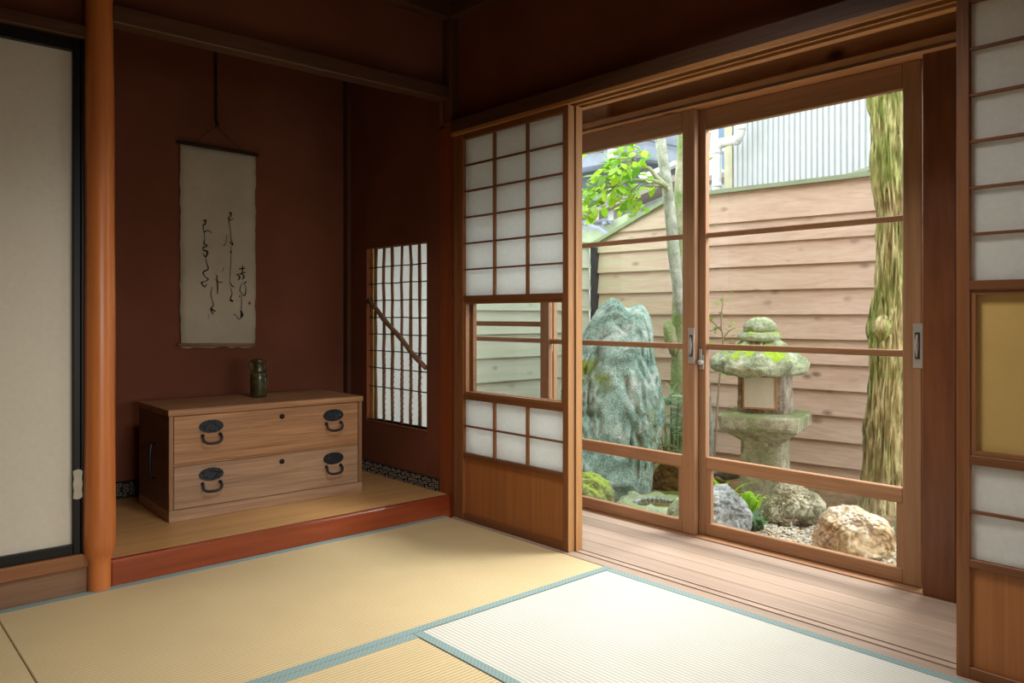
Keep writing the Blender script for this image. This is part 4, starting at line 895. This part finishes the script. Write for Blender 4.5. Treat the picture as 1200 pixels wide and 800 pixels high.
tuft('fern', 'bright green arching fern behind the grey boulder', 849, 600, 4.62, 26, .30, 1.0, M['leaf_fern'], .05, 'fern', 51)
tuft('grass_tuft', 'upright bright green grass tuft between the grey boulder and the lantern foot', 881, 605, 4.38, 30, .26, .42, M['leaf_fern'], .055, 'grass', 52)
tuft('low_plant', 'small dark green leafy plant below the grass tuft by the grey boulder', 886, 621, 4.2, 16, .13, 1.0, M['leaf_dark'], .16, 'plant', 53)
tuft('seedling', 'tiny green seedling beside the ochre stone', 1054, 622, 4.3, 6, .10, .5, M['leaf_fern'], .07, 'seedling', 54)
tuft('ground_cover', 'low green leafy plant at the foot of the dwarf bamboo', 772, 543, 5.0, 22, .15, 1.0, M['leaf_maple'], .12, 'plant', 55)

# ------------------------------------------------------------------ buildings beyond the fence
def face(mb, pts, x, th):                                     # outline standing in the plane at distance x, th metres thick
    return mb.prism([onx(px, py, x) for px, py in pts], (th, 0, 0))
XB = 4.7
cb = empty('ribbed_building', (XB, -.5, GZ)); tag(cb, 'tall building clad in white vertically ribbed metal beyond the fence', 'building')
yl = onx(859, 200, XB).y; BX('wall', M['corr'], cb, XB, XB + .3, -4.5, yl, -.4, 4.2)
rb_ = MB(); pitch = abs(onx(866, 200, XB).y - onx(860.3, 200, XB).y); y = yl - .01
while y > -4.4:
    rb_.add([(XB, y, -.4), (XB - .014, y - pitch * .18, -.4), (XB - .014, y - pitch * .72, -.4), (XB, y - pitch * .86, -.4), (XB, y, 4.2), (XB - .014, y - pitch * .18, 4.2), (XB - .014, y - pitch * .72, 4.2), (XB, y - pitch * .86, 4.2)], [(0, 1, 5, 4), (1, 2, 6, 5), (2, 3, 7, 6)]); y -= pitch
tag(rb_.build('ribs', M['corr'], cb), kind='stuff')
BX('corner_trim', M['beige_trim'], cb, XB - .02, XB + .3, yl, onx(850, 200, XB).y, -.4, 4.2)
def pipe(name, label, segs, x, r, cat='pipe', mat='pvc', clamps=()):
    p0 = onx(*segs[-1], x); ro = empty(name, p0); tag(ro, label, cat); P = [onx(a, b, x) for a, b in segs]; out = []
    for i, p in enumerate(P):                                  # round the corners
        if 0 < i < len(P) - 1:
            for k in range(7):
                u = k / 6; a = p + (P[i - 1] - p).normalized() * .09; b = p + (P[i + 1] - p).normalized() * .09; out.append(a * (1 - u) ** 2 + p * 2 * u * (1 - u) + b * u * u)
        else: out.append(p)
    MB().tube(out, r, 18).build('pipe_run', M[mat], ro)
    for a, b, dx, dy in clamps:
        c = onx(a, b, x); d = Vector((0, dx, dy)).normalized(); MB().tube([c - d * .022, c + d * .022], r * 1.1, 18).build('collar', M[mat], ro)
    return ro
pipe('drain_pipe', 'white drain pipe with two elbows at the corner of the ribbed building', [(868, 90), (868, 163), (840, 168), (840, 480)], 4.45, .045, 'pipe', 'pvc', ((868, 150, 0, 1), (846, 167.5, 1, -.1), (863, 164, 1, -.1), (840, 178, 0, 1), (840, 217, 0, 1)))
hs = empty('neighbour_house', (5.6, 2.5, GZ)); tag(hs, 'white neighbour house with a grey balcony band and tiled eave beyond the fence', 'house')
XH = 5.6
face(MB(), [(672, 470), (672, 250), (740, 226), (792, 205), (862, 200), (862, 470)], XH, .3).build('wall', M['white_wall'], hs)
face(MB(), [(640, 262), (640, 252), (676, 246), (736, 226), (792, 204), (798, 209), (740, 233), (680, 255)], XH - .35, .55).build('eave', M['roof_tile'], hs)
face(MB(), [(640, 256), (640, 60), (862, 60), (862, 208), (792, 208), (736, 230), (676, 250)], XH + .5, .3).build('upper_wall', M['grey_metal'], hs)
face(MB(), [(640, 232), (640, 205), (700, 197), (800, 190), (800, 212), (740, 222)], XH + .42, .08).build('window_band', M['grey_dark'], hs)
face(MB(), [(640, 204), (640, 185), (740, 166), (800, 178), (800, 190), (740, 186)], XH + .1, .3).build('balcony_panel', M['grey_metal'], hs)
for a in (((735, 159), (800, 172), (800, 174), (735, 161)), ((735, 182), (800, 194), (800, 197), (735, 185)), ((640, 183), (740, 164), (740, 167), (640, 186))): face(MB(), list(a), XH + .05, .06).build('balcony_rail', M['grey_dark'], hs)
face(MB(), [(712, 262), (712, 165), (719, 165), (719, 262)], XH - .2, .08).build('white_post', M['pvc'], hs)
face(MB(), [(720, 245), (720, 232), (737, 228), (737, 241)], XH - .25, .2).build('meter_box', M['grey_metal'], hs)
face(MB(), [(822, 214), (822, 130), (850, 130), (850, 206)], XH - .1, .1).build('side_panel', M['white_wall'], hs)
face(MB(), [(842, 164), (842, 110), (855, 110), (855, 162)], XH - .16, .05).build('window_glass', M['blue_glass'], hs)
face(MB(), [(855, 168), (855, 110), (860, 110), (860, 168)], XH - .18, .08).build('window_jamb', M['grey_dark'], hs)
face(MB(), [(846, 198), (846, 177), (860, 179), (860, 200)], XH - .2, .08).build('blue_panel', M['blue_glass'], hs)
face(MB(), [(822, 214), (822, 208), (846, 202), (864, 199), (864, 204), (846, 208)], XH - .4, .3).build('small_eave', M['roof_tile'], hs)
face(MB(), [(748, 206), (790, 188), (793, 192), (752, 211)], XH - .1, .1).build('roof_strut', M['pvc'], hs)
gt = empty('roof_gutter', onx(695, 264, 4.9)); tag(gt, 'half-round grey gutter on a white bracket beyond the sloping fence end', 'gutter')
ga = onx(640, 261, 4.9); gb = onx(716, 257.5, 4.9); g_ = MB(); vs = []; NG = 12
for p in (ga, gb):
    for k in range(NG + 1): a = math.pi + math.pi * k / NG; vs.append(p + Vector((.055 * math.cos(a), 0, .055 * math.sin(a))))
go = g_.add(vs, [(k, k + 1, NG + 2 + k, NG + 1 + k) for k in range(NG)], True).build('trough', M['grey_metal'], gt); sm = go.modifiers.new('thickness', 'SOLIDIFY'); sm.thickness = .006
face(MB(), [(693, 258), (693, 243), (700, 241), (700, 257)], 4.9, .03).build('bracket', M['pvc'], gt)
for a in (688, 709): c = onx(a, 262, 4.86); MB().lathe([(.001, -.03), (.035, -.02), (.04, 0), (.03, .02), (.001, .03)], c, 14).build('hanger', M['grey_metal'], gt)
def rod(pts, x, r, root, mat, name): MB().tube([onx(a, b, x) for a, b in pts], r, 14).build(name, M[mat], root)
rod([(690, 264), (703, 268), (724, 284), (732, 292), (733, 420)], 4.75, .026, gt, 'grey_metal', 'drain_spout')
rod([(742, 226), (744, 236), (750, 246), (750, 262)], XH - .04, .034, hs, 'pvc', 'vent_pipe')
gw = tag(face(MB(), [(640, 330), (640, 268), (690, 272), (735, 250), (735, 330)], 5.0, .1).build('shed_wall', plain('pale_green_wall', (150, 164, 130), .8), None), 'pale green shed wall under the half-round gutter beyond the fence', 'wall')
sh = empty('shed_roof_end', onx(1030, 205, 3.9)); tag(sh, 'low beige gable end with a pale sloping cap above the fence beside the ridged tree', 'gable')
face(MB(), [(985, 225), (985, 209), (1068, 181), (1100, 171), (1100, 225)], 3.9, .1).build('gable_board', M['cedar_y'], sh)
face(MB(), [(980, 212), (980, 208), (1068, 177), (1100, 166), (1100, 173), (1068, 184)], 3.85, .2).build('gable_cap', M['cedar_cap'], sh)
